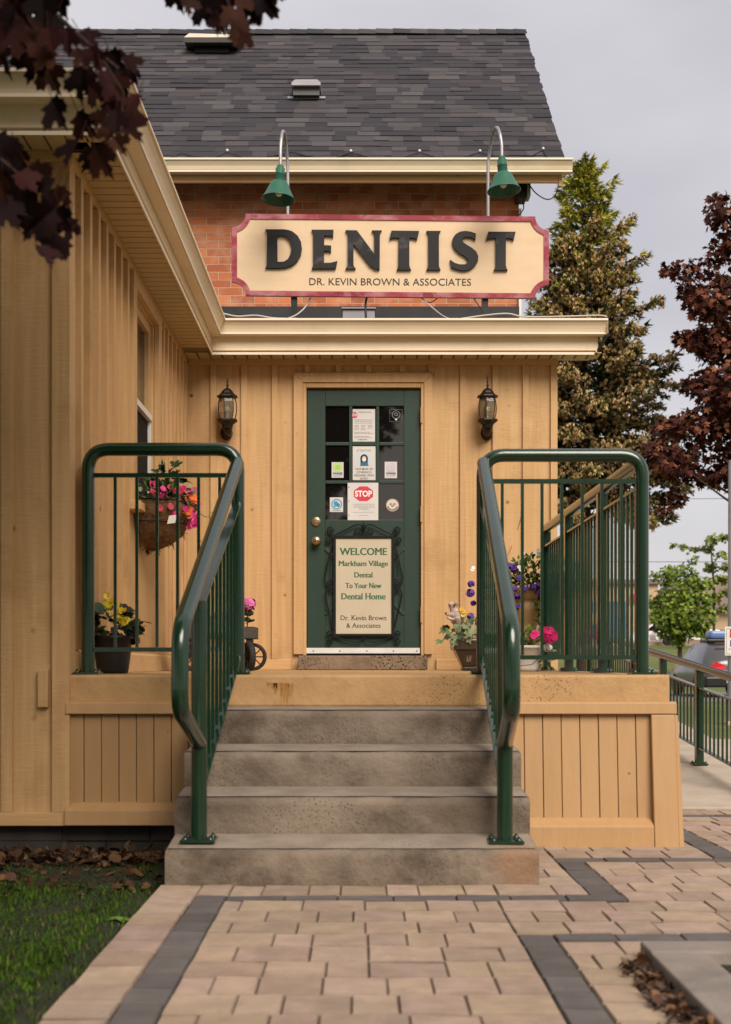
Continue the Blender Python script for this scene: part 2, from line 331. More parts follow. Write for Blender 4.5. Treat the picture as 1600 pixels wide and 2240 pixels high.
def zone(x0, x1, y0, y1, dark=False, along='x', pitch=.178):
    if along == 'x':
        nr = max(1, round((y1 - y0) / pitch)); d = (y1 - y0) / nr
        for r in range(nr):
            x = x0
            while x < x1 - .001:
                ln = rnd.choice((.115, .165, .165, .21)) if not dark else rnd.uniform(.18, .24)
                if x == x0 and r % 2 and not dark: ln *= .55
                if x1 - (x + ln) < .07: ln = x1 - x
                paver(x, x + ln, y0 + r * d, y0 + (r + 1) * d, dark); x += ln
    else:
        y = y0
        while y < y1 - .001:
            ln = rnd.uniform(.15, .21)
            if y1 - (y + ln) < .07: ln = y1 - y
            paver(x0, x1, y, y + ln, dark); y += ln
for z_ in ((-.735, -.577, 1.6, 4.82, False, 'y'), (-.575, -.465, 1.6, 4.605, True, 'y'), (-.463, .478, 1.6, 4.493), (-.463, .93, 4.495, 4.605, True), (-.575, .818, 4.607, 4.815),
           (.48, .588, 1.6, 3.955, True, 'y'), (.48, 6.2, 3.957, 4.493), (.59, 6.2, 3.847, 3.955, True), (.59, 6.2, 1.6, 3.845), (.82, .93, 4.607, 5.373, True, 'y'),
           (.668, .818, 4.817, 5.9), (.932, 6.2, 4.495, 5.373), (.82, 6.2, 5.375, 5.485, True), (.82, 1.498, 5.487, 5.9), (1.5, 1.612, 5.487, 6.945, True, 'y'),
           (1.43, 1.498, 5.9, 7.4), (1.614, 6.2, 5.487, 6.945), (1.5, 6.2, 6.947, 7.055, True), (1.5, 6.2, 7.057, 7.42)): zone(*z_)
struct(pv.build('paving', M['paver']))

# ------------------------------------------------------------------ timber office (wing + porch)
office = thing('timber_office', 'tan board and batten office wing and entrance porch with cream gutters', 'building', (XW, YF, 0))
def jit(a=.03):
    a *= .6; k = 1 + rnd.uniform(-a, a); return (k, k * (1 + rnd.uniform(-.012, .012)), k)
dl, dr, dt, db = at(672, 850, YP), at(920, 850, YP), at(800, 850, YP).z, at(800, 1434, YP).z
DX0, DX1 = dl.x, dr.x
wl = MB()
# wing front wall, planks with battens
x = -4.6
for bx in [-1.5925 + .235 * (k - 13) for k in range(15)]:
    wl.box(bx, min(bx + .2345, XW), YF, YF + .09, .12, ZS, jit())
fb = (5, 32)
for k in range(13):
    cx = at(18, 0, YF).x - .235 * k
    wl.box(cx - .026, cx + .026, YF - .022, YF - .0005, .145, ZS - .07, jit(.08))
# corner boards
wl.box(at(117, 0, YF).x, XW + .022, YF - .026, YF - .001, .145, ZS - .07, jit(.03))
# wing side wall
y = YF
while y < YP - .02:
    y2 = min(y + .205, YP)
    if y2 > 7.62 and y < 8.46: wl.box(XW - .09, XW, max(y, YF + .092), y2, ZP - .2, 1.70, jit()); wl.box(XW - .09, XW, y, y2, 3.03, ZS, jit())
    else: wl.box(XW - .09, XW, max(y, YF + .0915), y2, ZP - .2, ZS, jit())
    y = y2
wl.box(XW + .0005, XW + .0215, YF, YF + .09, ZP + .005, ZS - .07, jit(.03))
y = YF + .18
while y < YP - .08:
    if not (7.47 < y < 8.62): wl.box(XW + .0005, XW + .036, y - .028, y + .028, ZP + .115, ZS - .075, jit(.06))
    y += .205 if y < 7.5 else .19
# porch wall planks
def pplank(x0, x1, z0, z1):
    x = x0
    while x < x1 - .01:
        x2 = min(x + .235, x1); wl.box(x, x2, YP, YP + .09, z0, z1, jit(.05)); x = x2
pplank(XW + .001, DX0 - .03, ZP - .1, ZS); pplank(DX1 + .03, at(943, 0, YP).x, ZP - .1, ZS); pplank(at(943, 0, YP).x, XR, ZP - .1, ZS); pplank(DX0 - .03, DX1 + .03, dt + .04, ZS)
for px in (468, 535, 602, 1013, 1084, 1150, 1211):
    cx = at(px, 0, YP).x; wl.box(cx - .023, cx + .023, YP - .022, YP - .0005, ZP + .085, ZS - .062, jit(.06))
for px in (673, 741, 807, 880, 943):
    cx = at(px, 0, YP).x; wl.box(cx - .02, cx + .02, YP - .022, YP - .0005, at(0, 816, YP).z + .002, ZS - .062, jit(.06))
# porch end wall
wl.box(XR - .09, XR - .001, YP + .09, 12.59, -.2, 3.28)
wl.build('wall', M['wood'], office)
PX0_ = XW + .0035; fz = MB(); fz2 = MB(); fz3 = MB()
fz.box(-4.6, XW + .022, YF - .026, YF - .001, ZS - .068, ZS - .002, jit(.03))
fz.box(XW + .0005, XW + .026, YF + .001, YP - .03, ZS - .072, ZS - .002)
fz2.box(XW + .03, XR + .004, YP - .026, YP - .001, ZS - .06, ZS - .002)
fz3.box(-4.6, PX0_, YF - .028, YF - .001, at(0, 1805, YF).z, .143, jit(.03))
fz.build('frieze_board', M['woodh'], office, bevel=.003); fz2.build('frieze_board', M['woodh'], office, bevel=.003); fz3.build('sill_board', M['woodh'], office, bevel=.003)
bb = MB()
bb.hexa([(XW + .001, YF + .12, ZP), (XW + .05, YF + .12, ZP), (XW + .05, YP - .06, ZP), (XW + .001, YP - .06, ZP), (XW + .001, YF + .12, ZP + .113), (XW + .036, YF + .12, ZP + .10), (XW + .036, YP - .06, ZP + .10), (XW + .001, YP - .06, ZP + .113)])
bb.box(XW + .06, DX0 - .12, YP - .03, YP - .001, ZP, ZP + .082); bb.box(DX1 + .12, XR, YP - .03, YP - .001, ZP, ZP + .082)
bb.build('baseboard', M['woodh'], office, bevel=.004)
pb = MB(); a = at(86, 1465, YF); b = at(108, 1547, YF); pb.box(a.x, b.x, YF - .03, YF - .0005, b.z, a.z); pb.build('patch_board', M['wood'], office, bevel=.003)
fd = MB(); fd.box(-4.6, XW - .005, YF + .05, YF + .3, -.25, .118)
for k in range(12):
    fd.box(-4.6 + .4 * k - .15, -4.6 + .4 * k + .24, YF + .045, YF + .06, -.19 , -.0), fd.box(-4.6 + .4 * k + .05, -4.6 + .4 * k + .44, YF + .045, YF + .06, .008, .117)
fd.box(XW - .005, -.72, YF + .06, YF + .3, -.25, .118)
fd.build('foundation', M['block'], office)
# eaves: profiles swept round the L of the walls
def sweep(mb, prof, xend, closed=True, col=None, left=-4.6, yend=None):
    rows = []
    for d, z in prof:
        r = [(left, YF - d, z), (XW + d, YF - d, z), (XW + d, YP - d, z), (xend, YP - d, z)]
        rows.append(r)
    n = len(rows); vs = [p for r in rows for p in r]; fs = []
    for i in range(n if closed else n - 1):
        j = (i + 1) % n
        for k in range(3): fs.append((i * 4 + k, i * 4 + k + 1, j * 4 + k + 1, j * 4 + k))
    if closed: fs.append(tuple(i * 4 + 3 for i in range(n))); fs.append(tuple(i * 4 for i in reversed(range(n))))
    mb.raw(vs, fs, col)
gt = MB()
sweep(gt, [(.232, 3.362), (.232, 3.257), (.300, 3.257), (.300, 3.2745), (.304, 3.276), (.308, 3.292), (.318, 3.318), (.330, 3.338), (.334, 3.349), (.334, 3.3495), (.343, 3.3495), (.343, 3.3645), (.329, 3.3645), (.329, 3.352), (.300, 3.285), (.296, 3.264), (.24, 3.264), (.24, 3.362)], 1.841)
gt.box(1.8412, 1.8435, YP - .336, YP - .234, 3.26, 3.361)
gu = gt.build('gutter', M['cream'], office, fix=True)
lp_ = MB()
sweep(lp_, [(.302, 3.258), (.3065, 3.258), (.3065, 3.2735), (.302, 3.2735)], 1.840)
sweep(lp_, [(.3435, 3.350), (.3465, 3.350), (.3465, 3.3655), (.3435, 3.3655)], 1.842)
lp_.build('gutter_lip', M['creamlip'], gu, fix=True)
fa = MB()
sweep(fa, [(.212, 3.262), (.212, 3.146), (.230, 3.146), (.230, 3.262)], 1.788)
sweep(fa, [(.2305, 3.152), (.246, 3.152), (.246, 3.1515), (.2305, 3.146)], 1.77)
fa.box(1.770, 1.788, YP - .211, YP + .02, 3.146, 3.262)
fa.build('fascia', M['cream'], office, fix=True)
dp = MB()
sweep(dp, [(.2305, 3.140), (.2305, 3.122), (.238, 3.122), (.238, 3.140)], 1.76); dp.build('drip_edge', M['creamlip'], office, fix=True)
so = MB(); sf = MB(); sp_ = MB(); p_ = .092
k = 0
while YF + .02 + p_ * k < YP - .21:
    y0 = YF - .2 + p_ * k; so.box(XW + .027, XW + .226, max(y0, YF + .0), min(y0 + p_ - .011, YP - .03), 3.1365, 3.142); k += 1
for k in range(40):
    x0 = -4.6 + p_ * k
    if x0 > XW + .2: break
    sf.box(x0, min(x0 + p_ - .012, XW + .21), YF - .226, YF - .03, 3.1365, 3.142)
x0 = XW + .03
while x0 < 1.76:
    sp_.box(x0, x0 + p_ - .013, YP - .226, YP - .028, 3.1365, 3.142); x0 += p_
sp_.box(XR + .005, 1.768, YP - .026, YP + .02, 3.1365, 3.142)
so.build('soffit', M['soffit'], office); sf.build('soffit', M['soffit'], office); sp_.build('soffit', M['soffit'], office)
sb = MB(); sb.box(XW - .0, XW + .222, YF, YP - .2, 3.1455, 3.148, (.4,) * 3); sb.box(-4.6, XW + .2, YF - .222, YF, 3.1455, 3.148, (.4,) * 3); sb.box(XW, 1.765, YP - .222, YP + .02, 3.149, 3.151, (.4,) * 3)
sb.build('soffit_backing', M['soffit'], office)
rf = MB()
rf.hexa([(-4.6, YF - .2, 3.265), (XW + .2, YF - .2, 3.265), (XW + .2, 12.59, 3.265), (-4.6, 12.59, 3.265), (-4.6, YF - .2, 3.29), (XW + .2, YF - .2, 3.29), (XW + .2, 12.59, 3.75), (-4.6, 12.59, 3.75)])
rf.hexa([(XW + .201, YP - .2, 3.264), (1.535, YP - .2, 3.264), (1.535, 12.59, 3.264), (XW + .201, 12.59, 3.264), (XW + .201, YP - .2, 3.30), (1.535, YP - .2, 3.30), (1.535, 12.59, 3.95), (XW + .201, 12.59, 3.95)])
rf.box(-2.2, 1.548, 12.555, 12.588, 3.9, 4.255)
rf.build('roof', M['roofing'], office)
# window in the wing side wall
wy0, wy1, wz0, wz1 = 7.62, 8.46, 1.76, 3.03
wf = thing
f1 = MB()
f1.box(XW + .0008, XW + .035, wy0 - .115, wy0 - .0, wz0 - .03, wz1 + .05); f1.box(XW + .0008, XW + .035, wy1, wy1 + .115, wz0 - .03, wz1 + .05)
f1.box(XW + .0008, XW + .037, wy0 - .12, wy1 + .12, wz1 - .02, ZS - .074)
f1.box(XW - .085, XW - .0, wy0 - .001, wy0 + .03, wz0, wz1); f1.box(XW - .085, XW, wy1 - .03, wy1 + .001, wz0, wz1); f1.box(XW - .085, XW, wy0 + .031, wy1 - .031, wz1 - .03, wz1 + .001)
win = f1.build('window', M['wood'], office, bevel=.003)
f2 = MB(); zm = 2.40
for (a0, a1, c0, c1) in ((wy0 + .03, wy0 + .085, zm + .02, wz1 - .03), (wy1 - .085, wy1 - .03, zm + .02, wz1 - .03), (wy0 + .086, wy1 - .086, wz1 - .09, wz1 - .03)):
    f2.box(XW - .055, XW - .02, a0, a1, c0, c1)
f2.build('sash', M['wood'], win)
f3 = MB(); f3.box(XW - .05, XW - .006, wy0 + .031, wy1 - .031, zm - .02, zm + .018); f3.box(XW - .05, XW - .012, wy1 - .056, wy1 - .031, wz0 + .03, zm - .021)
f3.build('storm_frame', M['white'], win)
f6 = MB(); f6.box(XW - .047, XW - .032, wy0 + .032, wy1 - .057, wz0 + .03, zm - .022); f6.build('insect_screen', M['screen'], win)
f4 = MB(); f4.box(XW - .06, XW - .048, wy0 + .05, wy1 - .05, wz0, wz1 - .05); f4.build('pane', M['glass'], win)
f5 = MB(); f5.box(XW - .08, XW + .075, wy0 - .13, wy1 + .13, wz0 - .055, wz0 - .005); f5.build('sill', M['wood'], win, bevel=.004)
# door frame and door
df = MB(); o0, o1, oz = at(643, 0, YP).x, at(946, 0, YP).x, at(0, 817, YP).z
iz = at(0, 838, YP).z
df.hexa([(o0, YP - .032, db + .01), (DX0 - .028, YP - .032, db + .01), (DX0 - .028, YP - .001, db + .01), (o0, YP - .001, db + .01), (o0, YP - .032, oz), (DX0 - .028, YP - .032, iz), (DX0 - .028, YP - .001, iz), (o0, YP - .001, oz)], jit(.03))
df.hexa([(DX1 + .028, YP - .032, db + .01), (o1, YP - .032, db + .01), (o1, YP - .001, db + .01), (DX1 + .028, YP - .001, db + .01), (DX1 + .028, YP - .032, iz), (o1, YP - .032, oz), (o1, YP - .001, oz), (DX1 + .028, YP - .001, iz)], jit(.03))
df.hexa([(DX0 - .027, YP - .033, iz), (DX1 + .027, YP - .033, iz), (DX1 + .027, YP - .001, iz), (DX0 - .027, YP - .001, iz), (o0 + .001, YP - .033, oz), (o1 - .001, YP - .033, oz), (o1 - .001, YP - .001, oz), (o0 + .001, YP - .001, oz)], jit(.03))
df.box(DX0 - .028, DX0 - .004, YP - .02, YP + .08, db, iz - .001); df.box(DX1 + .004, DX1 + .028, YP - .02, YP + .08, db, iz - .001); df.box(DX0 - .003, DX1 + .003, YP - .02, YP + .08, dt + .005, iz - .001)
df.build('door_frame', M['wood'], office, bevel=.002)
YD = YP + .012
gx0, gx1, gz0, gz1 = at(712, 0, YD).x, at(884, 0, YD).x, at(0, 1137, YD).z, at(0, 888, YD).z
do = MB()
do.box(DX0, gx0, YD, YD + .045, db + .02, dt); do.box(gx1, DX1, YD, YD + .045, db + .02, dt); do.box(gx0 + .0002, gx1 - .0002, YD, YD + .045, gz1, dt); do.box(gx0 + .0002, gx1 - .0002, YD, YD + .045, db + .02, gz0)
cols = [(712, 764), (771, 823), (830, 884)]; rows = [(888, 967), (974, 1051), (1058, 1137)]
for a_, b_ in ((764, 771), (823, 830)): do.box(at(a_, 0, YD).x, at(b_, 0, YD).x, YD + .004, YD + .04, gz0 + .0005, gz1 - .0005)
for a_, b_ in ((974, 967), (1058, 1051)):
    for c0, c1 in cols: do.box(at(c0, 0, YD).x + .0004, at(c1, 0, YD).x - .0004, YD + .005, YD + .04, at(0, a_, YD).z, at(0, b_, YD).z)
# moulded lower panel: crossbuck bars
pz0, pz1 = at(0, 1400, YD).z, at(0, 1150, YD).z
def bar(mb, p, q, w, t, y):
    p = Vector(p); q = Vector(q); d = (q - p).normalized(); n = Vector((d.z, 0, -d.x)) * w / 2
    mb.obox(((p + q) / 2).to_3d() + Vector((0, y, 0)), (q - p) / 2, Vector((0, t / 2, 0)), n)
for (xa, ya, xb, yb) in ((712, 1200, 790, 1280), (884, 1200, 805, 1280), (712, 1345, 790, 1262), (884, 1345, 805, 1262)):
    a = at(xa, ya, YD); b = at(xb, yb, YD); a.y = b.y = 0; bar(do, a, b, .022, .012, YD - .003)
door = do.build('door', M['door'], office, bevel=.003)
pn = MB(); pn.box(gx0 - .005, gx1 + .005, YD + .018, YD + .024, gz0 - .005, gz1 + .005); pn.build('pane', M['glass'], door)
def knob(px, py, r, name, prof):
    m = MB(); c = at(px, py, YD); m.lathe((c.x, YD, c.z), [(a * r, h) for a, h in prof], 20, ax=(0, -1, 0)); return m.build(name, M['brass'], door)
knob(692, 1141, .034, 'deadbolt', [(1.1, -.002), (1.1, .006), (.95, .012), (.8, .013), (.62, .02), (.55, .021), (.2, .018), (.0, .02)])
knob(693, 1184, .036, 'knob', [(1.05, -.002), (1.05, .005), (.5, .012), (.42, .03), (.75, .038), (.98, .05), (.98, .06), (.75, .072), (.4, .078), (0, .08)])
for py in (910, 1126, 1345):
    m = MB(); c = at(920, py, YD); m.tube([(c.x + .006, YP - .026, c.z - .06), (c.x + .006, YP - .026, c.z + .06)], .009, 8); m.build('hinge', M['terra'], door)
sw = MB(); a = at(671, 1428, YD); b = at(919, 1419, YD); sw.box(a.x, b.x, YD - .014, YD - .001, a.z - .004, b.z + .006)
for px in (686, 744, 803, 861, 912):
    c = at(px, 1424, YD); sw.lathe((c.x, YD - .0142, c.z), [(.006, 0), (.005, .002), (0, .0022)], 8, (.15,) * 3, ax=(0, -1, 0))
sw.build('door_sweep', M['white'], door)
th = MB(); th.box(DX0, DX1, YD + .002, YD + .05, db - .03, db + .018); th.build('door_threshold', M['black'], office)

# doorstep slab
ds = MB(); a = at(652, 1434, 9.66); b = at(936, 1470, 9.66)
ds.box(a.x, b.x, 9.66, YP - .034, ZP + .001, a.z); tag(ds.build('doorstep', M['stone'], bevel=.008), 'pitted brown stone doorstep lying under the green door', 'step')

# ------------------------------------------------------------------ entrance platform and steps
plat = thing('entrance_platform', 'tan painted concrete platform with plank skirting in front of the door', 'platform', (0, YF, 0))
s_ = MB(); PX0, PX1 = XW + .004, at(1466, 0, YF).x
zb = at(0, 1547, YF).z
s_.box(PX0, PX1, YF, YP - .033, zb, ZP); s_.build('slab', M['slab'], plat, bevel=.012)
st = MB(); a = at(592, 1492, YF - .001); 
def trim(x0, x1):
    t = MB(); t.hexa([(x0, YF - .035, zb - .03), (x1, YF - .035, zb - .03), (x1, YF - .001, zb - .03), (x0, YF - .001, zb - .03), (x0, YF - .03, zb + .022), (x1, YF - .03, zb + .022), (x1, YF - .001, zb + .027), (x0, YF - .001, zb + .027)]); return t
def skirting(xa, xb, ztop, zbot, batter, stile, ylo):
    t = MB(); n = max(1, round((xb - xa) / .083)); d = (xb - xa) / n
    for k in range(n):
        x0, x1 = xa + d * k, xa + d * (k + 1) - .0035; y1 = rnd.uniform(-.002, .002)
        t.hexa([(x0, YF - batter + y1, zbot), (x1, YF - batter + y1, zbot), (x1, YF + .015 - batter + .02, zbot), (x0, YF + .015 - batter + .02, zbot), (x0, YF - .004 + y1, ztop), (x1, YF - .004 + y1, ztop), (x1, YF + .02, ztop), (x0, YF + .02, ztop)], jit(.035))
    o = t.build('skirting', M['skirt'], plat, bevel=.002)
    t = trim(xa, xb + (.012 if stile else 0)); t.build('top_rail', M['skirt'], o, bevel=.004)
    t = MB(); yb = YF - batter
    t.hexa([(xa, yb - .055, ylo), (xb - (.107 if stile else 0), yb - .055, ylo), (xb - (.107 if stile else 0), yb - .001, ylo), (xa, yb - .001, ylo), (xa, yb - .05, zbot + .03), (xb - (.107 if stile else 0), yb - .05, zbot + .03), (xb - (.107 if stile else 0), yb - .003 + .01, zbot + .065), (xa, yb - .003 + .01, zbot + .065)]); t.build('bottom_rail', M['skirt'], o, bevel=.004)
    if stile:
        t = MB(); t.hexa([(xb - .105, yb - .058, ylo - .0), (xb + .003, yb - .058, ylo - .0), (xb + .003, yb + .02, ylo), (xb - .105, yb + .02, ylo), (xb - .105, YF - .034, zb - .033), (xb + .003, YF - .034, zb - .033), (xb + .003, YF + .02, zb - .033), (xb - .105, YF + .02, zb - .033)])
        t.hexa([(xb + .004, yb - .05, ylo), (xb + .028, yb - .05, ylo), (xb + .028, yb + .03, ylo), (xb + .004, yb + .03, ylo), (xb + .004, YF - .02, zb - .036), (xb + .02, YF - .02, zb - .036), (xb + .02, YF + .03, zb - .036), (xb + .004, YF + .03, zb - .036)]); t.build('stile', M['skirt'], o, bevel=.004)
    return o
skirting(PX0, -.69, zb - .031, .125, .0, False, at(0, 1806, YF - .05).z)
skirting(.667, PX1 + .012, zb - .031, .06, .055, True, -.006)
sd2 = MB(); sd2.hexa([(PX1 - .02, YF + .03, -.05), (PX1 + .02, YF + .03, -.05), (PX1 + .02, YP, -.05), (PX1 - .02, YP, -.05), (PX1 - .02, YF + .03, zb - .002), (PX1 + .0, YF + .03, zb - .002), (PX1 + .0, YP, zb - .002), (PX1 - .02, YP, zb - .002)]); sd2.build('side_skirting', M['skirt'], plat)
rs = MB()      # rust run on the slab edge
for px, h, w_ in ((597, .028, .013), (604, .052, .010), (609, .034, .012), (616, .075, .007), (622, .09, .011), (629, .10, .008), (634, .06, .009), (641, .05, .005), (588, .02, .010)):
    c = at(px + rnd.uniform(-1, 1), 1494 + rnd.uniform(-1, 3), YF); n = 9; k = rnd.uniform(.8, 1.15); L1 = []; L2 = []
    for i in range(n + 1):
        u = i / n; ww = w_ * (1 - u) ** .6 * rnd.uniform(.7, 1.15) + .0006; L1.append((c.x - ww, YF - .0015, c.z - h * u)); L2.append((c.x + ww * rnd.uniform(.7, 1.1), YF - .0015, c.z - h * u))
    for i in range(n): rs.face([L1[i], L1[i + 1], L2[i + 1], L2[i]], (.36 * k, .175 * k, .05 * k))
rs.build('rust_stain', M['paint'], plat)

stp = thing('concrete_steps', 'weathered grey concrete steps leading up between the two green railings', 'steps', (0, 4.806, 0))
SX0, SX1 = -.715, .666
lv = [(4.806, .125, .152), (5.062, .2925, .31), (5.337, .451, .466), (5.632, .6105, .618)]
ends = [5.062, 5.337, 5.632, YF - .002]
for k, ((y0, zf, zk), y1) in enumerate(zip(lv, ends)):
    zlo = -.05 if k == 0 else lv[k - 1][2] - .02
    n = 40; t = MB(); nz_ = 2.0
    # noisy nosing edge
    rows_ = [(y0 + .004, zlo), (y0 + .001, zlo + .05), (y0, zf - .03), (y0 + .003, zf - .012), (y0 + .014, zf - .002), (y0 + .03, zf + .002), (y1 + .03, zk)]
    vs = []; fs = []
    for i in range(n + 1):
        x = SX0 + (SX1 - SX0) * i / n
        for j, (yy, zz) in enumerate(rows_):
            q = noise.noise((x * 6, k * 3.1, j * .9)) * .0035 + noise.noise((x * 23, k * 5, j * 2.)) * .002
            vs.append((x, yy + (q * 1.7 if 0 < j < 6 else 0), zz + (q * .8 if 1 < j < 6 else 0)))
    m_ = len(rows_)
    for i in range(n):
        for j in range(m_ - 1): fs.append((i * m_ + j, (i + 1) * m_ + j, (i + 1) * m_ + j + 1, i * m_ + j + 1))
    t.raw(vs, fs, None, True)
    for i, flip in ((0, 0), (n, 1)):
        e_ = [vs[i * m_ + j] for j in range(m_)] + [(vs[i * m_][0], y1 + .03, zlo)]
        t.face(e_ if not flip else list(reversed(e_)))
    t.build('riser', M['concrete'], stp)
    tt = MB(); vs = []; fs = []
    for i in range(n + 1):
        x = SX0 + .006 + (SX1 - SX0 - .012) * i / n
        q = noise.noise((x * 9, k * 7.7, 3)) * .012
        vs += [(x, y0 + .034 + q, zf + .006), (x, y1 - .0, zk + .004)]
    for i in range(n): fs.append((2 * i, 2 * i + 2, 2 * i + 3, 2 * i + 1))
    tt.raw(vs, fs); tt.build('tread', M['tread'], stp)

# ------------------------------------------------------------------ railings
def arc(c, a, b, r, n=6):     # quarter bend at corner c between directions a (incoming, reversed) and b
    a = Vector(a).normalized(); b = Vector(b).normalized(); c = Vector(c)
    p0 = c + a * r; p1 = c + b * r; ctr = c + (a + b) * r if abs(a.dot(b)) < .01 else None
    out_ = []
    for k in range(n + 1):
        t = k / n; out_.append(p0 * (1 - t) ** 2 + c * 2 * t * (1 - t) + p1 * t ** 2)
    return out_
PR = .0305
def base_plate(mb, x, y, z, s=.058):
    mb.box(x - s, x + s, y - s, y + s, z, z + .009)
    for i in (-1, 1):
        for j in (-1, 1): mb.lathe((x + i * s * .72, y + j * s * .72, z + .009), [(.011, 0), (.011, .008), (.006, .009), (.005, .016), (0, .016)], 6)
def railing(sgn, label, xo, xi, zt, zm1, zb1, pick, xl, xe, lzb):
    y0 = 6.0
    t = thing('stair_railing', label, 'railing', (xi, y0, ZP), 'green pipe railings beside the steps')
    f = MB(); A = Vector((xo, y0, ZP)); B = Vector((xo, y0, zt)); C = Vector((xi, y0, zt)); D = Vector((xi, y0, ZP))
    f.tube([A] + arc(B, (0, 0, -1), C - B, .10, 8) + arc(C, B - C, (0, 0, -1), .10, 8) + [D], PR, 14)
    f.build('frame', M['green'], t)
    for xx in (xo, xi):
        m = MB(); base_plate(m, xx, y0, ZP + .001); m.build('base_plate', M['green'], t)
    for zz in (zm1, zb1):
        m = MB(); m.box(min(xo, xi) + .02, max(xo, xi) - .02, y0 - .009, y0 + .009, zz - .010, zz + .010); m.build('rail', M['green'], t)
    for px in pick:
        p = at(px, 0, y0).x; m = MB(); m.box(p - .0068, p + .0068, y0 - .0068, y0 + .0068, zb1 + .011, zm1 - .011); m.build('baluster', M['green'], t)
    # sloping handrail over the steps
    yl = 4.95; h = MB(); Ee = Vector((xe, 4.47, .935)); Dn = Vector((xe, 4.455, .66)); Po = Vector((xl, yl - .0, .515)); Up = Vector((xi, y0 - .03, 1.735))
    path = [Up] + arc(Ee, Up - Ee, Dn - Ee, .075, 6) + arc(Dn, Ee - Dn, Po - Dn, .07, 6) + [Po]
    h.tube(path, PR, 14); h.build('handrail', M['green'], t)
    m = MB(); m.tube([(xl, yl, lzb), (xl, yl, 1.055)], PR, 14); m.build('post', M['green'], t)
    m = MB(); base_plate(m, xl, yl, lzb + .002, .066); m.build('base_plate', M['green'], t)
    def ln(za, zc, yy): return za + (zc - za) * (y0 - .03 - yy) / (y0 - .03 - yl)
    for (za, zc) in ((1.555, 1.045), (.85, .335)):
        m = MB(); a = Vector((xi, y0 - .02, za)); b = Vector((xl, yl + .02, zc)); d = (b - a); u = Vector((0, -d.z, d.y)).normalized()
        m.obox((a + b) / 2, d / 2, Vector((.019, 0, 0)), u * .0055); m.build('rail', M['green'], t)
    for k in range(9):
        yy = y0 - .115 - k * .1015; xx = xi + (xl - xi) * (y0 - yy) / (y0 - yl)
        m = MB(); m.box(xx - .0068, xx + .0068, yy - .0068, yy + .0068, ln(.85, .335, yy) + .012, ln(1.555, 1.045, yy) - .01); m.build('baluster', M['green'], t)
    return t
y0 = 6.0
railing(-1, 'green pipe stair railing beside the black pot of yellow flowers', at(193, 0, y0).x, at(521, 0, y0).x, at(0, 983, y0).z, at(0, 1040, y0).z, at(0, 1421, y0).z, (252.7, 300, 344, 389, 435, 481), at(436, 0, 4.95).x, -.612, .142)
railing(1, 'green pipe stair railing meeting the side railing in front of the spruce', at(1405, 0, y0).x, at(1057, 0, y0).x, at(0, 996, y0).z, at(0, 1053, y0).z, at(0, 1438, y0).z, (1099, 1143, 1186, 1229, 1274, 1317, 1360), at(1105, 0, 4.95).x, at(1118, 0, 4.48).x, .138)
# side railing of the platform
t = thing('side_railing', 'long green picket railing along the open right side of the platform', 'railing', (1.305, 7.5, ZP))
xs_ = 1.305; m = MB(); m.tube([(xs_ + .0, 6.07, 1.755), (xs_, 9.0, 1.755)] + arc((xs_, 9.12, 1.755), (0, -1, 0), (0, 0, -1), .08) + [(xs_, 9.12, 1.5)], PR, 14); m.build('handrail', M['green'], t)
for yy in (6.99, 8.1, 9.05):
    m = MB(); m.box(xs_ - .026, xs_ + .026, yy - .026, yy + .026, ZP + .01, 1.725); m.build('post', M['green'], t)
    m = MB(); base_plate(m, xs_, yy, ZP + .001, .052); m.build('base_plate', M['green'], t)
for zz in (1.628, .848):
    m = MB()
    for a, b in ((6.05, 6.962), (7.018, 8.072), (8.128, 9.02)): m.box(xs_ - .02, xs_ + .02, a, b, zz - .006, zz + .006)
    m.build('rail', M['green'], t)
yy = 6.13
while yy < 9.0:
    if min(abs(yy - q) for q in (6.99, 8.1, 9.05)) > .05:
        m = MB(); m.box(xs_ - .0068, xs_ + .0068, yy - .0068, yy + .0068, .855, 1.621); m.build('baluster', M['green'], t)
    yy += .098
# ramp and its railing
rp_ = MB(); rp_.hexa([(1.56, 7.3, -.05), (2.75, 7.3, -.05), (2.75, 16, -.2), (1.56, 16, -.2), (1.56, 7.3, .012), (2.75, 7.3, .012), (2.75, 16, .70), (1.56, 16, .70)])
tag(rp_.build('ramp', M['pale'], bevel=.01), 'pale concrete wheelchair ramp rising behind the tan skirting', 'ramp')
t = thing('ramp_railing', 'low green picket railing sloping down along the concrete ramp', 'railing', (2.3, 8.8, .12))
rz = lambda y: .012 + (y - 7.3) * .0791
m = MB(); m.tube([(2.3, 7.5, rz(7.5) + .66), (2.3, 13.5, rz(13.5) + .66)], .028, 12); m.build('handrail', M['green'], t)
for yy in (7.75, 8.8, 9.85, 10.9, 11.95, 13.0):
    m = MB(); m.box(2.275, 2.325, yy - .025, yy + .025, rz(yy), rz(yy) + .64); m.build('post', M['green'], t)
    m = MB(); base_plate(m, 2.3, yy, rz(yy) + .002, .05); m.build('base_plate', M['green'], t)
for dz in (.525, .12):
    m = MB(); a = Vector((2.3, 7.5, rz(7.5) + dz)); b = Vector((2.3, 13.4, rz(13.4) + dz)); d = b - a; m.obox((a + b) / 2, d / 2, (.017, 0, 0), Vector((0, -d.z, d.y)).normalized() * .005); m.build('rail', M['green'], t)
yy = 7.55
while yy < 13.3:
    m = MB(); m.box(2.294, 2.306, yy - .006, yy + .006, rz(yy) + .126, rz(yy) + .519); m.build('baluster', M['green'], t); yy += .098

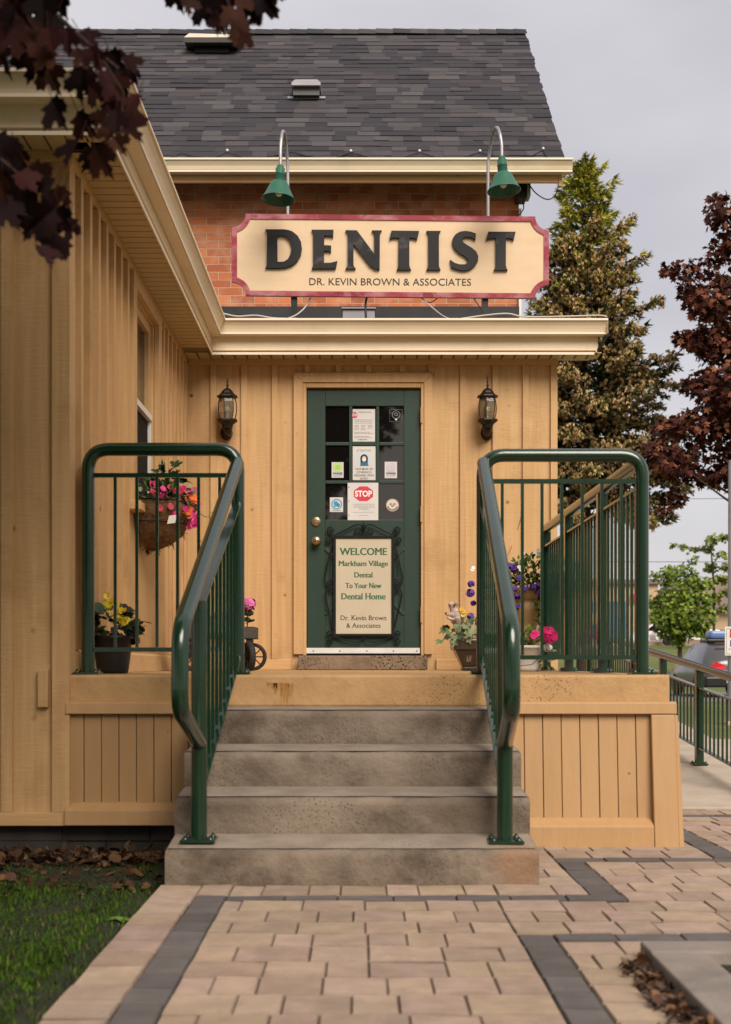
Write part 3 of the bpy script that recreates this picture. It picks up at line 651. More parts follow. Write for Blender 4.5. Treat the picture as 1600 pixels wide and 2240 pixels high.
# ------------------------------------------------------------------ brick house
YB, XB = 12.6, 1.55
house = thing('brick_house', 'red brick house with steep dark shingle roof behind the porch', 'building', (0, YB, -.2))
h = MB(); EY, EZ, RY, RZ = 12.2, 5.52, 15.15, 8.16
h.box(-7, XB, YB, 17.7, -.2, 5.62)
gb = [(XB - .001, YB, 5.45), (XB - .001, 17.7, 5.45), (XB - .001, RY, 8.0)]; h.face(gb); h.face([(-7, p[1], p[2]) for p in reversed(gb)])
h.build('wall', M['brick'], house)
sl = Vector((0, RY - EY, RZ - EZ)); SL = sl.length; sl.normalize(); nm = Vector((0, -sl.z, sl.y))
rf = MB(); XE = 1.935
p = lambda x, v, n_: Vector((x, EY, EZ)) + sl * v + nm * n_
rf.hexa([p(-7.4, 0, -.10), p(XE - .01, 0, -.10), p(XE - .01, SL, -.10), p(-7.4, SL, -.10), p(-7.4, 0, -.002), p(XE - .01, 0, -.002), p(XE - .01, SL, -.002), p(-7.4, SL, -.002)], (.03, .03, .034))
by = 2 * RY - EY; rf.hexa([(-7.4, RY, RZ - .1), (XE - .01, RY, RZ - .1), (XE - .01, by, EZ - .1), (-7.4, by, EZ - .1), (-7.4, RY, RZ), (XE - .01, RY, RZ), (XE - .01, by, EZ), (-7.4, by, EZ)], (.05, .05, .055))
pal = [tuple(q * f__ for q, f__ in zip(p__, (.95, .97, 1.04))) for p__ in [(.046, .043, .049), (.058, .053, .058), (.068, .061, .064), (.072, .066, .069), (.046, .044, .049), (.090, .082, .083), (.052, .048, .054)]]
row = .1275; nr = int(SL / row) + 1
for r in range(nr):
    v0 = r * row - .012; x = -7.4 + rnd.uniform(0, .2)
    sag = lambda x: .012 * noise.noise((x * .8, r * .35, 1.7)) + .006 * noise.noise((x * 3, r, 0))
    xe = XE + .012 * noise.noise((r * .45, 5, 2)) + rnd.uniform(-.006, .006)
    while x < xe:
        wd = rnd.choice((.14, .18, .22, .27, .33)); x2 = min(x + wd, xe)
        if xe - x2 < .05: x2 = xe
        tk = rnd.choice((.004, .005, .009, .010)); k = rnd.uniform(.88, 1.12); c = rnd.choice(pal); c = tuple(q * k for q in c)
        o = sag(x); dv = rnd.uniform(-.004, .004); v1 = min(v0 + row * 1.06, SL); ta = rnd.uniform(-.008, .008)
        A, B, Cc, D = p(x, v0 + dv, tk + o * .5), p(x2, v0 + dv, tk + o * .5), p(x2 + ta * 0, v1, .002 + o * .5), p(x, v1, .002 + o * .5)
        A2, B2 = p(x, v0 + dv, -.004 + o * .5), p(x2, v0 + dv, -.004 + o * .5); C2, D2 = p(x2, v1, -.004), p(x, v1, -.004)
        rf.raw([A, B, Cc, D, A2, B2, C2, D2], [(0, 1, 2, 3), (4, 5, 1, 0), (1, 5, 6, 2), (4, 0, 3, 7)], c)
        x = x2
x = -7.4
while x < XE:      # ridge caps
    x2 = min(x + .2, XE + .01); c = rnd.choice(pal); o = .02 + .014 * noise.noise((x * 1.3, 0, 3))
    rf.raw([(x, RY - .13, RZ - .10 + o), (x2, RY - .13, RZ - .105 + o), (x2, RY, RZ + o + .008), (x, RY, RZ + o + .016), (x2, RY + .13, RZ - .105 + o), (x, RY + .13, RZ - .10 + o)], [(0, 1, 2, 3), (3, 2, 4, 5)], c); x = x2
rf.build('roof', M['shingle'], house)
gx1_ = at(1250, 0, EY).x; g2 = MB()
prof = [(0, 0), (0, -.115), (-.075, -.115), (-.075, -.098), (-.08, -.092), (-.088, -.06), (-.105, -.03), (-.108, -.015), (-.116, -.015), (-.116, .0), (-.102, .0), (-.07, -.09), (-.01, -.105), (-.01, 0)]
vs = []; nP = len(prof)
for xx in (-7.4, gx1_):
    for d, z in prof: vs.append((xx, EY + .01 + d, EZ - .012 + z))
g2.raw(vs, [(i, (i + 1) % nP, nP + (i + 1) % nP, nP + i) for i in range(nP)] + [tuple(range(nP)), tuple(reversed(range(nP, 2 * nP)))])
gg = g2.build('gutter', M['cream'], house, fix=True)
m = MB(); m.box(-7.4, gx1_ + .001, EY - .111, EY - .1062, EZ - .028, EZ - .011); m.box(-7.4, gx1_, EY - .0705, EY - .0655, EZ - .1275, EZ - .111); m.build('gutter_lip', M['creamlip'], gg)
m = MB(); xe = at(1216, 0, 12.4).x
m.box(-7, xe, EY + .02, EY + .05, EZ - .195, EZ - .03); m.box(xe + .001, xe + .035, EY + .015, EY + .06, EZ - .23, EZ - .12)
m.build('eave_board', M['woodh'], house, bevel=.004)
m = MB(); m.box(XE - .02, XE + .0, EY + .05, RY, 0, .001); m = MB()
m.hexa([p(XE - .06, .05, -.22), p(XE - .03, .05, -.22), p(XE - .03, SL, -.22), p(XE - .06, SL, -.22), p(XE - .06, .05, -.101), p(XE - .03, .05, -.101), p(XE - .03, SL, -.101), p(XE - .06, SL, -.101)]); m.build('barge_board', M['woodh'], house)
m = MB(); xx = at(1138, 0, YB - .03).x; m.box(xx - .012, xx + .012, YB - .04, YB - .012, 3.7, 5.2); m.build('drainpipe', M['white'], house)
# roof fittings
def on_roof(px, py):
    k = (VY - py); tt = (k * EY - (EZ - E) * F) / ((RZ - EZ) * F - k * (RY - EY)); Y = EY + (RY - EY) * tt
    return at(px, py, Y)
c = on_roof(671, 217); t = thing('roof_vent', 'small grey metal box vent on the dark shingle roof', 'vent', c)
m = MB(); xv = Vector((1, 0, 0)); m.obox(c + nm * .018 - sl * .005, xv * .195, sl * .03 , nm * .004); m.build('flashing', M['grey'], t)
m = MB(); m.obox(c + Vector((0, .02, .05)), xv * .135, (0, .12, 0), (0, 0, .05), (.25,) * 3); m.build('throat', M['grey'], t)
m = MB(); q = c + Vector((0, 0, .075)); m.hexa([q + Vector(v) for v in ((-.15, -.15, 0), (.15, -.15, 0), (.15, .17, .03), (-.15, .17, .03), (-.15, -.15, .035), (.15, -.15, .035), (.15, .17, .10), (-.15, .17, .10))])
m.hexa([q + Vector(v) for v in ((-.148, -.148, .036), (.148, -.148, .036), (.148, .168, .10), (-.148, .168, .10), (-.115, -.10, .085), (.115, -.10, .085), (.115, .14, .135), (-.115, .14, .135))]); m.build('hood', M['grey'], t, bevel=.006)
c = on_roof(466, 112); t = thing('roof_vent', 'large weathered beige hood vent near the roof ridge', 'vent', c)
m = MB(); m.obox(c + Vector((0, .06, .0)), (.19, 0, 0), (0, .16, 0), (0, 0, .06), (.03,) * 3); m.build('throat', M['black'], t)
m = MB(); q = c + Vector((0, -.05, .0)); m.hexa([q + Vector(v) for v in ((-.29, -.16, 0), (.30, -.16, 0), (.30, .3, .06), (-.29, .3, .06), (-.295, -.165, .05), (.305, -.165, .05), (.30, .3, .12), (-.29, .3, .12))], (.10, .10, .10)); m.build('vent_slot', M['palebeige'], t)
m = MB(); m.hexa([q + Vector(v) for v in ((-.30, -.17, .051), (.31, -.17, .051), (.31, .3, .13), (-.30, .3, .13), (-.25, -.10, .13), (.23, -.10, .115), (.22, .26, .22), (-.24, .26, .23))])
for k in range(4): m.obox(q + Vector((.12 + .045 * k, .05, .16 - .012 * k)), (.008, 0, 0), (0, .16, .045), (0, -.006, .02))
m.build('hood', M['palebeige'], t, bevel=.012)
c = at(785, 689, 11.4); m = MB(); m.box(c.x - .14, c.x + .14, 11.3, 11.5, 3.5, c.z + .02); m.box(c.x - .15, c.x + .15, 11.28, 11.52, c.z + .021, c.z + .035); tag(m.build('roof_vent', M['grey'], bevel=.006), 'low grey capped vent on the porch roof below the sign', 'vent')
t = thing('security_light', 'dark square floodlight fixed at the brick corner under the eave', 'light', at(1148, 420, 12.5))
c = at(1146, 423, 12.5); m = MB(); m.box(c.x - .075, c.x + .02, 12.42, 12.598, c.z - .075, c.z + .085); m.build('housing', M['bronze'], t, bevel=.006)
m = MB(); m.box(c.x + .021, c.x + .055, 12.40, 12.56, c.z - .06, c.z + .075); m.build('lamp_face', M['grey'], t, bevel=.006)
# heating cables along both eaves
hc = MB(); pts = []
for k, (px, py) in enumerate([(372, 350), (398, 338), (428, 349), (470, 349), (498, 336), (530, 349), (580, 349), (640, 337), (684, 349), (735, 349), (768, 337), (806, 349), (880, 349), (918, 337), (952, 349), (1012, 349), (1050, 337), (1090, 349), (1160, 347), (1188, 332), (1196, 347)]):
    c = on_roof(px, py); pts.append(c + nm * .02)
hc.tube(pts, .006, 6); t = tag(hc.build('heating_cable', M['cable']), 'thin dark heating cable zigzagging along the edge of the shingle roof', 'cable')
m = MB()
for px, py in ((498, 336), (768, 337), (918, 337), (1050, 337), (1188, 332)): m.sphere(on_roof(px, py) + nm * .03, .014, n=8, m=5)
m.build('clip', M['white'], t)
def cable(pts, label, r=.006, mt='cable', name='cable'):
    P = [Vector(q) for q in pts]; o = []
    for i in range(len(P) - 1):
        p0, p1, p2, p3 = P[max(i - 1, 0)], P[i], P[i + 1], P[min(i + 2, len(P) - 1)]
        for k in range(5):
            u = k / 5; o.append(.5 * ((2 * p1) + (p2 - p0) * u + (2 * p0 - 5 * p1 + 4 * p2 - p3) * u * u + (3 * p1 - p0 - 3 * p2 + p3) * u ** 3))
    o.append(P[-1]); m = MB(); m.tube(o, r, 6); return tag(m.build(name, M[mt]), label, 'cable')
cable([at(1156, 400, 12.4), at(1172, 422, 12.35), at(1196, 436, 12.3), at(1213, 430, 12.3), at(1220, 414, 12.25)], 'dark cable looping from the eave end beside the spruce')
cable([at(1143, 438, 12.5), at(1146, 455, 12.5), at(1138, 468, 12.5), at(1131, 474, 12.5)], 'short dark cable hanging under the floodlight')

# ------------------------------------------------------------------ DENTIST sign
YS = 10.07
sign = thing('shop_sign', 'cream DENTIST sign with maroon border and raised black letters', 'sign', at(855, 690, YS))
def sp(px, py): q = at(px, py, YS); return (q.x, q.z)
def notch(corners, r, n=7):        # corners in order tl, tr, br, bl; concave quarter arcs
    o = []
    for i, (cx, cy) in enumerate(corners):
        a0 = [0, 90, 180, 270][i]
        pa = [(90, 0), (180, 90), (270, 180), (360, 270)][i]
        for k in range(n + 1):
            t = R(pa[0] + (pa[1] - pa[0]) * k / n); o.append((cx + r * math.cos(t), cy + r * math.sin(t)))
    return o
def skew(pts): return [sp(px, py + (px - 855) * .0095) for px, py in pts]
outer = [(508, 471), (1201, 471), (1201, 650), (508, 650)]; inner = [(508, 471), (1201, 471), (1201, 650), (508, 650)]
po = notch(outer, 30); pi_ = [(px, py) for px, py in notch([(508, 471), (1201, 471), (1201, 650), (508, 650)], 41)]
pi_ = [(min(max(px, 519), 1190), min(max(py, 482), 639)) for px, py in pi_]
m = MB(); m.prism(skew(po), None, YS + .002, YS + .022); m.build('board', M['signcream'], sign, fix=True)
m = MB(); m.prism(skew(po), skew(pi_), YS - .006, YS + .0015); m.build('border', M['maroon'], sign, fix=True)
def la(pts): return [sp(560 + a / 5.333, 470 + b / 5.333) for a, b in pts]
def lb(pts): return [sp(840 + a / 4.2105, 470 + b / 4.2105) for a, b in pts]
LET = [
 (la([(110,178),(330,178),(385,186),(430,202),(490,250),(528,320),(540,400),(527,480),(487,550),(425,600),(350,625),(270,632),(112,632),(130,600),(133,400),(133,215)]), la([(252,262),(300,252),(350,265),(395,305),(415,360),(418,410),(405,470),(375,525),(330,553),(255,557)])),
 (la([(650,182),(907,182),(903,275),(893,262),(870,255),(800,252),(798,362),(880,366),(878,450),(868,438),(850,432),(798,432),(798,568),(880,565),(920,556),(952,545),(935,636),(652,638),(668,610),(672,590),(672,230),(666,205)]), None),
 (la([(1045,188),(1180,190),(1385,465),(1383,235),(1374,210),(1352,190),(1472,190),(1455,212),(1447,240),(1445,650),(1390,640),(1330,600),(1140,355),(1140,590),(1148,612),(1168,638),(1045,638),(1066,612),(1075,590),(1075,240),(1066,212)]), None),
 (lb([(70,152),(325,155),(305,240),(292,228),(270,222),(235,220),(235,470),(240,492),(252,514),(118,514),(130,492),(135,470),(137,220),(100,218),(75,222),(52,236)]), None),
 (lb([(390,155),(525,155),(512,172),(507,195),(507,470),(511,492),(523,514),(390,514),(404,492),(410,470),(410,195),(404,172)]), None),
 (lb([(847,178),(843,240),(800,217),(755,212),(730,220),(722,238),(730,258),(760,280),(810,310),(850,345),(868,385),(866,430),(840,475),(795,510),(740,522),(685,515),(620,492),(609,418),(650,448),(700,463),(745,462),(770,450),(775,428),(750,395),(690,360),(648,318),(628,270),(632,225),(660,185),(700,162),(750,155),(800,162)]), None),
 (lb([(960,162),(1212,162),(1193,245),(1182,232),(1160,225),(1123,222),(1122,470),(1127,494),(1140,517),(1010,517),(1025,494),(1030,470),(1030,222),(990,225),(966,230),(940,243)]), None)]
for po_, ho in LET:
    m = MB(); m.prism(po_, ho, YS - .022, YS + .001); m.build('letter', M['letter'], sign, fix=True, bevel=.002)
def text_mb(mb, s, cx, base, Y, width=None, cap=None, col=None, fat=0.0, sx=1.0, left=None, tilt=0):
    """flat lettering from Blender's built-in font; px = photo pixels at distance Y"""
    cu = bpy.data.curves.new('t', 'FONT'); cu.body = s; cu.size = 1; cu.resolution_u = 3; cu.offset = fat
    ob = bpy.data.objects.new('t', cu); COL.objects.link(ob)
    dg = bpy.context.evaluated_depsgraph_get(); me = bpy.data.meshes.new_from_object(ob.evaluated_get(dg))
    xs_ = [v.co.x for v in me.vertices]; x0, x1 = min(xs_), max(xs_)
    ks = cap / .70 * (Y / F) if cap else None
    kx = width * (Y / F) / (x1 - x0) if width else ks * sx
    if ks is None: ks = kx / sx
    o = at(cx, base, Y)
    vs = [(o.x + (v.co.x - (x0 + x1) / 2) * kx, Y, o.z + v.co.y * ks - (v.co.x - (x0 + x1) / 2) * kx * tilt) for v in me.vertices]
    mb.raw(vs, [tuple(pl.vertices) for pl in me.polygons], col)
    info = (x0, x1, kx, ks, o)
    bpy.data.objects.remove(ob); bpy.data.curves.remove(cu); bpy.data.meshes.remove(me); return info
m = MB(); text_mb(m, 'DR. KEVIN BROWN & ASSOCIATES', 854, 624, YS - .0005, width=354, cap=15.5, tilt=.004); m.build('lettering', M['ink'], sign)
for px in (644, 1061):
    c = at(px, 690, YS + .05); m = MB(); m.box(c.x - .024, c.x + .024, YS + .0225, YS + .07, 3.3, 4.2); m.build('post', M['black'], sign)
# gooseneck lamps
def goose(label, pole, apex, tip, shade_c, tiltx):
    P0 = at(pole[0], pole[1], YS + .05); t = thing('gooseneck_lamp', label, 'lamp', P0, 'green gooseneck sign lamps')
    za = at(0, apex[1], 9.95).z; zt = at(0, tip[1], 9.75).z
    A = at(pole[0], pole[1] + 30, YS + .05); Yf = 9.76; B = at(tip[0], tip[1], Yf)
    B = Vector((at(tip[0], 0, Yf).x, Yf, at(0, tip[1], Yf).z)); xa = A.x; path = [A, Vector((xa, A.y, za - .19))]
    for k in range(1, 12):
        u = k / 12; th_ = math.pi * (1 - u); path.append(Vector((xa + (B.x - xa) * u, (A.y + Yf) / 2 + (A.y - Yf) / 2 * math.cos(math.pi - th_) * 1, za - .19 + .19 * math.sin(th_))))
    path = [A] + [Vector((xa + (B.x - xa) * (k / 14), (A.y + Yf) / 2 + (A.y - Yf) / 2 * math.cos(math.pi * k / 14), za - .2 + .2 * math.sin(math.pi * k / 14))) for k in range(15)] + [B]
    m = MB(); m.tube(path, .0125, 10); m.build('arm', M['galv'], t)
    ax = Vector((tiltx, .06, 1)).normalized(); m = MB(); s_ = F / Yf
    m.lathe(B - ax * .115, [(.0, .122), (.022, .122), (.026, .118), (.026, .104), (.033, .100), (.035, .098), (.035, .062), (.039, .058), (.039, .052), (.037, .05), (.038, 0), (.036, -.004)], 20, ax=ax); m.build('socket', M['shade'], t)
    m = MB(); q = B - ax * .115; m.lathe(q, [(.034, .004), (.05, -.004), (.066, -.018), (.076, -.038), (.092, -.075), (.122, -.135), (.127, -.140), (.125, -.143), (.118, -.134), (.07, -.035), (.03, -.006)], 28, ax=ax); sh = m.build('lamp_shade', M['shade'], t)
    m = MB(); m.sphere(q - ax * .075, .032, n=10, m=8, sc=(1, 1, 1.3)); m.build('bulb', M['bulb'], t); return t
goose('green gooseneck lamp above the letter E side, shade leaning left', (630, 470), (617, 292), (614, 364), (616, 426), .06)
goose('green gooseneck lamp above the final letter T, hooked to the right', (1068, 474), (1084, 284), (1098, 345), (1098, 406), -.06)
# loose cables around the sign feet
cable([at(680, 651, 10.1), at(668, 672, 10.1), at(650, 688, 10.0), at(630, 697, 9.9)], 'grey cable slanting down from the sign beside the left post', .006, 'wire')
cable([at(803, 648, 10.12), at(800, 668, 10.12), at(801, 697, 10.0)], 'thick black cable dropping from the sign centre', .010)
cable([at(922, 651, 10.1), at(940, 662, 10.1), at(958, 652, 10.1)], 'thin cable hanging in a small loop below the sign', .004)
cable([at(922, 651, 10.1), at(945, 672, 10.05), at(968, 690, 9.95), at(985, 698, 9.9)], 'grey cable running down right of the sign centre', .005, 'wire')
cable([at(1035, 650, 10.1), at(1050, 672, 10.05), at(1062, 690, 9.95)], 'thin dark cable slanting to the right sign post', .004)
cable([at(490, 686, 9.66), at(520, 692, 9.66), at(560, 690, 9.66), at(600, 696, 9.66), at(650, 697, 9.66)], 'pale wires lying along the gutter left of the sign post', .006, 'wire')
cable([at(1010, 697, 9.66), at(1060, 690, 9.66), at(1110, 686, 9.66), at(1150, 693, 9.66), at(1240, 692, 9.66), at(1310, 690, 9.66), at(1328, 693, 9.66)], 'pale wires lying along the gutter at its right end', .006, 'wire')
cable([at(1329, 722, 9.7), at(1326, 735, 9.7), at(1316, 755, 9.72), at(1303, 775, 9.76)], 'dark bundled cable bending under the right gutter end', .013)

# ------------------------------------------------------------------ wall lanterns
def lantern(px, label):
    YL = YP - .145; c = at(px, 900, YL); c.z = 0
    zz = lambda y: at(0, y, YL).z
    t = thing('wall_lantern', label, 'lantern', (c.x, YP, zz(900)), 'bronze coach lanterns beside the door')
    o = Vector((c.x, YL, 0)); P = lambda l: [(r, zz(y)) for r, y in l]
    m = MB(); m.lathe(o, P([(.004, 826), (.006, 832), (.007, 838), (.004, 840), (.011, 841.5), (.011, 843), (.006, 845), (.008, 850)]), 8)
    m.lathe(o, P([(.012, 849), (.028, 852), (.045, 857), (.05, 860), (.062, 864), (.082, 867), (.084, 869), (.07, 870), (.0, 870)]), 8, rot=.39, sm=False); m.build('cap', M['bronze'], t)
    m = MB(); m.lathe(o, P([(.058, 870), (.066, 880), (.070, 892), (.067, 904), (.055, 917)]), 6, rot=.26, sm=False); m.build('lamp_glass', M['lampglass'], t)
    m = MB()
    for k in range(6):
        a = 2 * math.pi * k / 6 + .26; d = Vector((math.cos(a), math.sin(a), 0)); m.tube([o + d * (r + .001) + Vector((0, 0, z)) for r, z in P([(.058, 870), (.066, 880), (.070, 892), (.067, 904), (.055, 918)])], .0035, 6)
    m.build('cage', M['bronze'], t)
    m = MB(); m.lathe(o, P([(.0, 916.5), (.06, 917), (.078, 918), (.08, 921), (.06, 925), (.045, 929), (.04, 936), (.03, 938)]), 8, rot=.39, sm=False)
    m.tube([o + Vector((0, 0, zz(934))), o + Vector((0, .02, zz(941))), o + Vector((0, .07, zz(944))), o + Vector((0, .12, zz(942)))], [.034, .032, .028, .03], 10); m.build('base', M['bronze'], t)
    m = MB(); b = at(px - 2, 940, YP - .02); m.sphere((b.x, YP - .024, zz(941)), .05, n=14, m=8, sc=(.95, .45, 1.15)); m.lathe((b.x, YP - .024, zz(952)), [(.03, .02), (.018, .0), (.004, -.022), (0, -.024)], 8); m.build('wall_plate', M['bronze'], t)
    m = MB(); m.sphere(o + Vector((0, 0, zz(897))), .03, sc=(1, 1, 1.15)); m.lathe(o, P([(.022, 903), (.018, 910), (.018, 917)]), 10); m.build('bulb', M['bulb'], t)
lantern(498, 'bronze wall lantern left of the door, nearest the wing corner')
lantern(1067, 'bronze wall lantern right of the door, above the right railing')

# ------------------------------------------------------------------ door notices
YN = YD + .013
def rect(mb, x0, y0, x1, y1, Y, col): a = at(x0, y0, Y); b = at(x1, y1, Y); mb.box(a.x, b.x, Y, Y + .0012, b.z, a.z, col)
def lines(mb, x0, x1, ys_, Y, col=(.22, .2, .2), h=1.0, rag=.25):
    for y in ys_:
        x = x0
        xe = x1 - rnd.random() * rag * (x1 - x0)
        while x < xe:
            wd = rnd.uniform(2, 6); a = at(x, y, Y); b = at(min(x + wd, xe), y + h, Y); mb.face([(a.x, Y, b.z), (b.x, Y, b.z), (b.x, Y, a.z), (a.x, Y, a.z)], col); x += wd + 1
def disc(mb, x, y, r, Y, col, n=18, r2=0, sq=1):
    c = at(x, y, Y); k = Y / F
    P = [(c.x + r * k * math.cos(2 * math.pi * i / n), Y, c.z + r * k * sq * math.sin(2 * math.pi * i / n)) for i in range(n)]
    if not r2: mb.face(P, col)
    else:
        Q = [(c.x + r2 * k * math.cos(2 * math.pi * i / n), Y, c.z + r2 * k * sq * math.sin(2 * math.pi * i / n)) for i in range(n)]
        for i in range(n): mb.face([P[i], P[(i + 1) % n], Q[(i + 1) % n], Q[i]], col)
def octagon(mb, x, y, rx, ry, Y, col):
    c = at(x, y, Y); k = Y / F; mb.face([(c.x + rx * k * math.cos(R(22.5 + 45 * i)) * 1.08, Y, c.z + ry * k * math.sin(R(22.5 + 45 * i)) * 1.08) for i in range(8)], col)
def notice(label, cat, box, draw, Y=YN, name='notice'):
    t = thing(name, label, cat, at((box[0] + box[2]) / 2, box[3], Y)); m = MB(); rect(m, *box, Y, None); m.build('sheet', M['paper'], t)
    m = MB(); draw(m, Y - .0008); m.build('print', M['paint'], t); return t
RED = (.50, .03, .045)
def d1(m, Y):
    octagon(m, 776.5, 908, 6, 6.5, Y, RED); text_mb(m, 'STOP', 776.5, 910.5, Y - .0005, width=10.5, cap=5.5, col=(.8, .8, .8), fat=.02)
    lines(m, 785, 815, (901,), Y, (.12,) * 3, 1.3); lines(m, 776, 817, (918, 921, 925), Y); lines(m, 776, 787, (930, 933, 936, 939), Y); lines(m, 790, 802, (930, 933, 936, 939), Y); lines(m, 805, 815, (930, 933, 936), Y); lines(m, 776, 818, (945, 948, 954, 957), Y); lines(m, 784, 805, (961,), Y, (.1,) * 3, 1.6)
notice('white printed notice in the top middle door pane with tiny STOP octagon', 'notice', (772, 895, 821, 966), d1)
def d2(m, Y):
    text_mb(m, 'ATTENTION', 796, 988, Y, width=32, cap=5, col=(.25,) * 3)
    disc(m, 797, 1005, 14, Y + .0003, (.42, .60, .72)); 
    disc(m, 797, 1003, 8.5, Y, (.015, .012, .02), sq=1.1); a = at(789, 1004, Y); b = at(805, 1018, Y); m.face([(a.x, Y - .0001, b.z), (b.x, Y - .0001, b.z), (b.x, Y - .0001, a.z), (a.x, Y - .0001, a.z)], (.02, .015, .03))
    disc(m, 797, 1003.5, 4.6, Y - .0003, (.70, .50, .40), sq=1.25); disc(m, 797, 1006.2, 4.2, Y - .0004, (.66, .70, .72), sq=.8)
    a = at(788, 1011, Y); b = at(807, 1019, Y); m.face([(a.x, Y - .0005, b.z), (b.x, Y - .0005, b.z), (b.x - .012, Y - .0005, a.z), (a.x + .012, Y - .0005, a.z)], (.03, .12, .22))
    for s_, yy, wd in (('FACE MASK OR', 1028, 38), ('COVERING IS', 1035, 32), ('REQUIRED UPON', 1042, 42), ('ENTRY', 1049, 17)): text_mb(m, s_, 797, yy, Y, width=wd, cap=4.3, col=(.06,) * 3, fat=.008)
notice('cream ATTENTION face mask poster in the centre door pane', 'poster', (772, 976, 822, 1050), d2)
def d3(m, Y):
    octagon(m, 795.5, 1080, 21, 16, Y, (.55, .04, .07)); text_mb(m, 'STOP', 795.5, 1086, Y - .0005, width=37, cap=12.5, col=(.82, .80, .80), fat=.03)
    text_mb(m, 'PLEASE DO NOT ENTER', 797, 1105.5, Y, width=46, cap=3.6, col=(.3,) * 3); lines(m, 774, 822, (1108,), Y, (.3,) * 3, 1.6, .05); lines(m, 786, 806, (1112.5,), Y, (.3,) * 3, 1.6, 0); lines(m, 772, 820, (1120,), Y, (.4,) * 3, 1.3, 0); lines(m, 786, 806, (1126.5,), Y, (.4,) * 3, 1.5, 0)
    for yy in (1066, 1096, 1127): disc(m, 763.5, yy, 1.2, Y, (.05,) * 3, 8)
notice('large white sheet with red STOP octagon taped low on the door glass', 'notice', (761, 1056, 828, 1138), d3, YD - .004)
def sticker(label, box, draw): return notice(label, 'sticker', box, draw, YN, 'sticker')
def d4(m, Y): disc(m, 739, 1022, 10.5, Y, (.36, .56, .14)); disc(m, 739, 1022, 8.5, Y - .0003, (.55, .68, .35), r2=7); lines(m, 733, 745, (1020, 1023, 1026), Y - .0004, (.25, .4, .1), 1, 0); text_mb(m, 'WINNER', 739, 1038, Y, width=22, cap=4.6, col=(.02, .03, .14), fat=.03); lines(m, 729, 749, (1040.5,), Y, (.15, .15, .3), 1.3, 0)
sticker('white WINNER sticker with a green round emblem on the door', (726, 1011, 752, 1045), d4)
def d5(m, Y): disc(m, 855.5, 1023, 10, Y, (.52, .44, .60), r2=8.3); lines(m, 849, 862, (1020, 1024, 1029), Y, (.45, .36, .55), 1.3, 0); text_mb(m, 'WINNER', 855.5, 1038, Y, width=22, cap=4.6, col=(.03, .03, .16), fat=.03); lines(m, 846, 865, (1040.5,), Y, (.2, .2, .35), 1.3, 0)
sticker('white WINNER sticker with a lilac round emblem on the door', (842, 1010, 869, 1046), d5)
def d6(m, Y): disc(m, 737, 1103, 13, Y, (.5, .55, .58)); disc(m, 737, 1103, 11.5, Y - .0002, (.03, .22, .40), r2=9.5); disc(m, 735, 1101, 5, Y - .0003, (.04, .28, .48)); disc(m, 740, 1105, 4.2, Y - .0004, (.03, .20, .36)); disc(m, 733, 1107, 2.6, Y - .0004, (.05, .32, .5)); lines(m, 728, 747, (1116,), Y, (.2,) * 3, 1.4, 0)
sticker('grey sticker with a blue round emblem low on the door glass', (722, 1088, 751, 1120), d6)
t = thing('sticker', 'round cream and gold sticker in the lower right door pane', 'sticker', at(859, 1120, YN)); m = MB(); m.lathe(at(859, 1105, YN), [(.05, 0), (.05, .001), (0, .001)], 24, ax=(0, -1, 0), sm=False); m.build('sheet', M['paper'], t)
m = MB(); disc(m, 859, 1105, 14.2, YN - .0016, (.35, .22, .07), r2=12.8); 
for k in range(9): a = R(200 + 17 * k); disc(m, 859 + 10.5 * math.cos(a), 1105 - 10.5 * math.sin(a), 1.5, YN - .0017, (.05, .03, .02), 8)
disc(m, 855, 1103, 3, YN - .0017, (.25, .28, .16)); disc(m, 863, 1103, 3, YN - .0017, (.42, .22, .12)); disc(m, 859, 1107, 2.6, YN - .0018, (.3, .25, .12)); m.build('print', M['paint'], t)
t = thing('sticker', 'faint clear square sticker in the upper right door pane', 'sticker', at(866, 924, YN)); m = MB(); m.tube([at(853, 896, YN), at(880, 896, YN), at(880, 922, YN), at(853, 922, YN), at(853, 896, YN)], .0012, 4); m.build('outline', M['grey'], t)
m = MB(); disc(m, 867, 907, 9, YN - .0005, (.25, .25, .24), r2=8); disc(m, 867, 906, 4, YN - .0005, (.18, .2, .2), r2=2.6); disc(m, 867, 917, 2.6, YN - .0005, (.6, .6, .58)); m.build('print', M['paint'], t)

# welcome board in scrolled iron frame
YW = YD - .03
t = thing('welcome_sign', 'cream WELCOME notice in a scrolled black iron frame on the door', 'sign', at(796, 1392, YW))
m = MB(); a = at(735, 1178, YW); b = at(858, 1387, YW); m.box(a.x, b.x, YW + .004, YW + .014, b.z, a.z); m.build('board', M['board'], t)
m = MB(); A = at(729, 1172, YW); B = at(863, 1392, YW); w_ = .022
m.box(A.x, A.x + w_, YW - .006, YW + .02, B.z, A.z); m.box(B.x - w_, B.x, YW - .006, YW + .02, B.z, A.z); m.box(A.x + w_, B.x - w_, YW - .005, YW + .02, A.z - w_ * .9, A.z); m.box(A.x + w_, B.x - w_, YW - .005, YW + .02, B.z, B.z + w_ * .9); m.build('frame', M['iron'], t, bevel=.002)
def spiral(c, r0, a0, turns, dirn, n=26):
    return [(c[0] + r0 * (1 - .8 * k / n) * math.cos(a0 + dirn * turns * 2 * math.pi * k / n), c[1] + r0 * (1 - .8 * k / n) * math.sin(a0 + dirn * turns * 2 * math.pi * k / n)) for k in range(n + 1)]
m = MB(); ip = lambda pts: [at(x_, y_, YW + .0) for x_, y_ in pts]
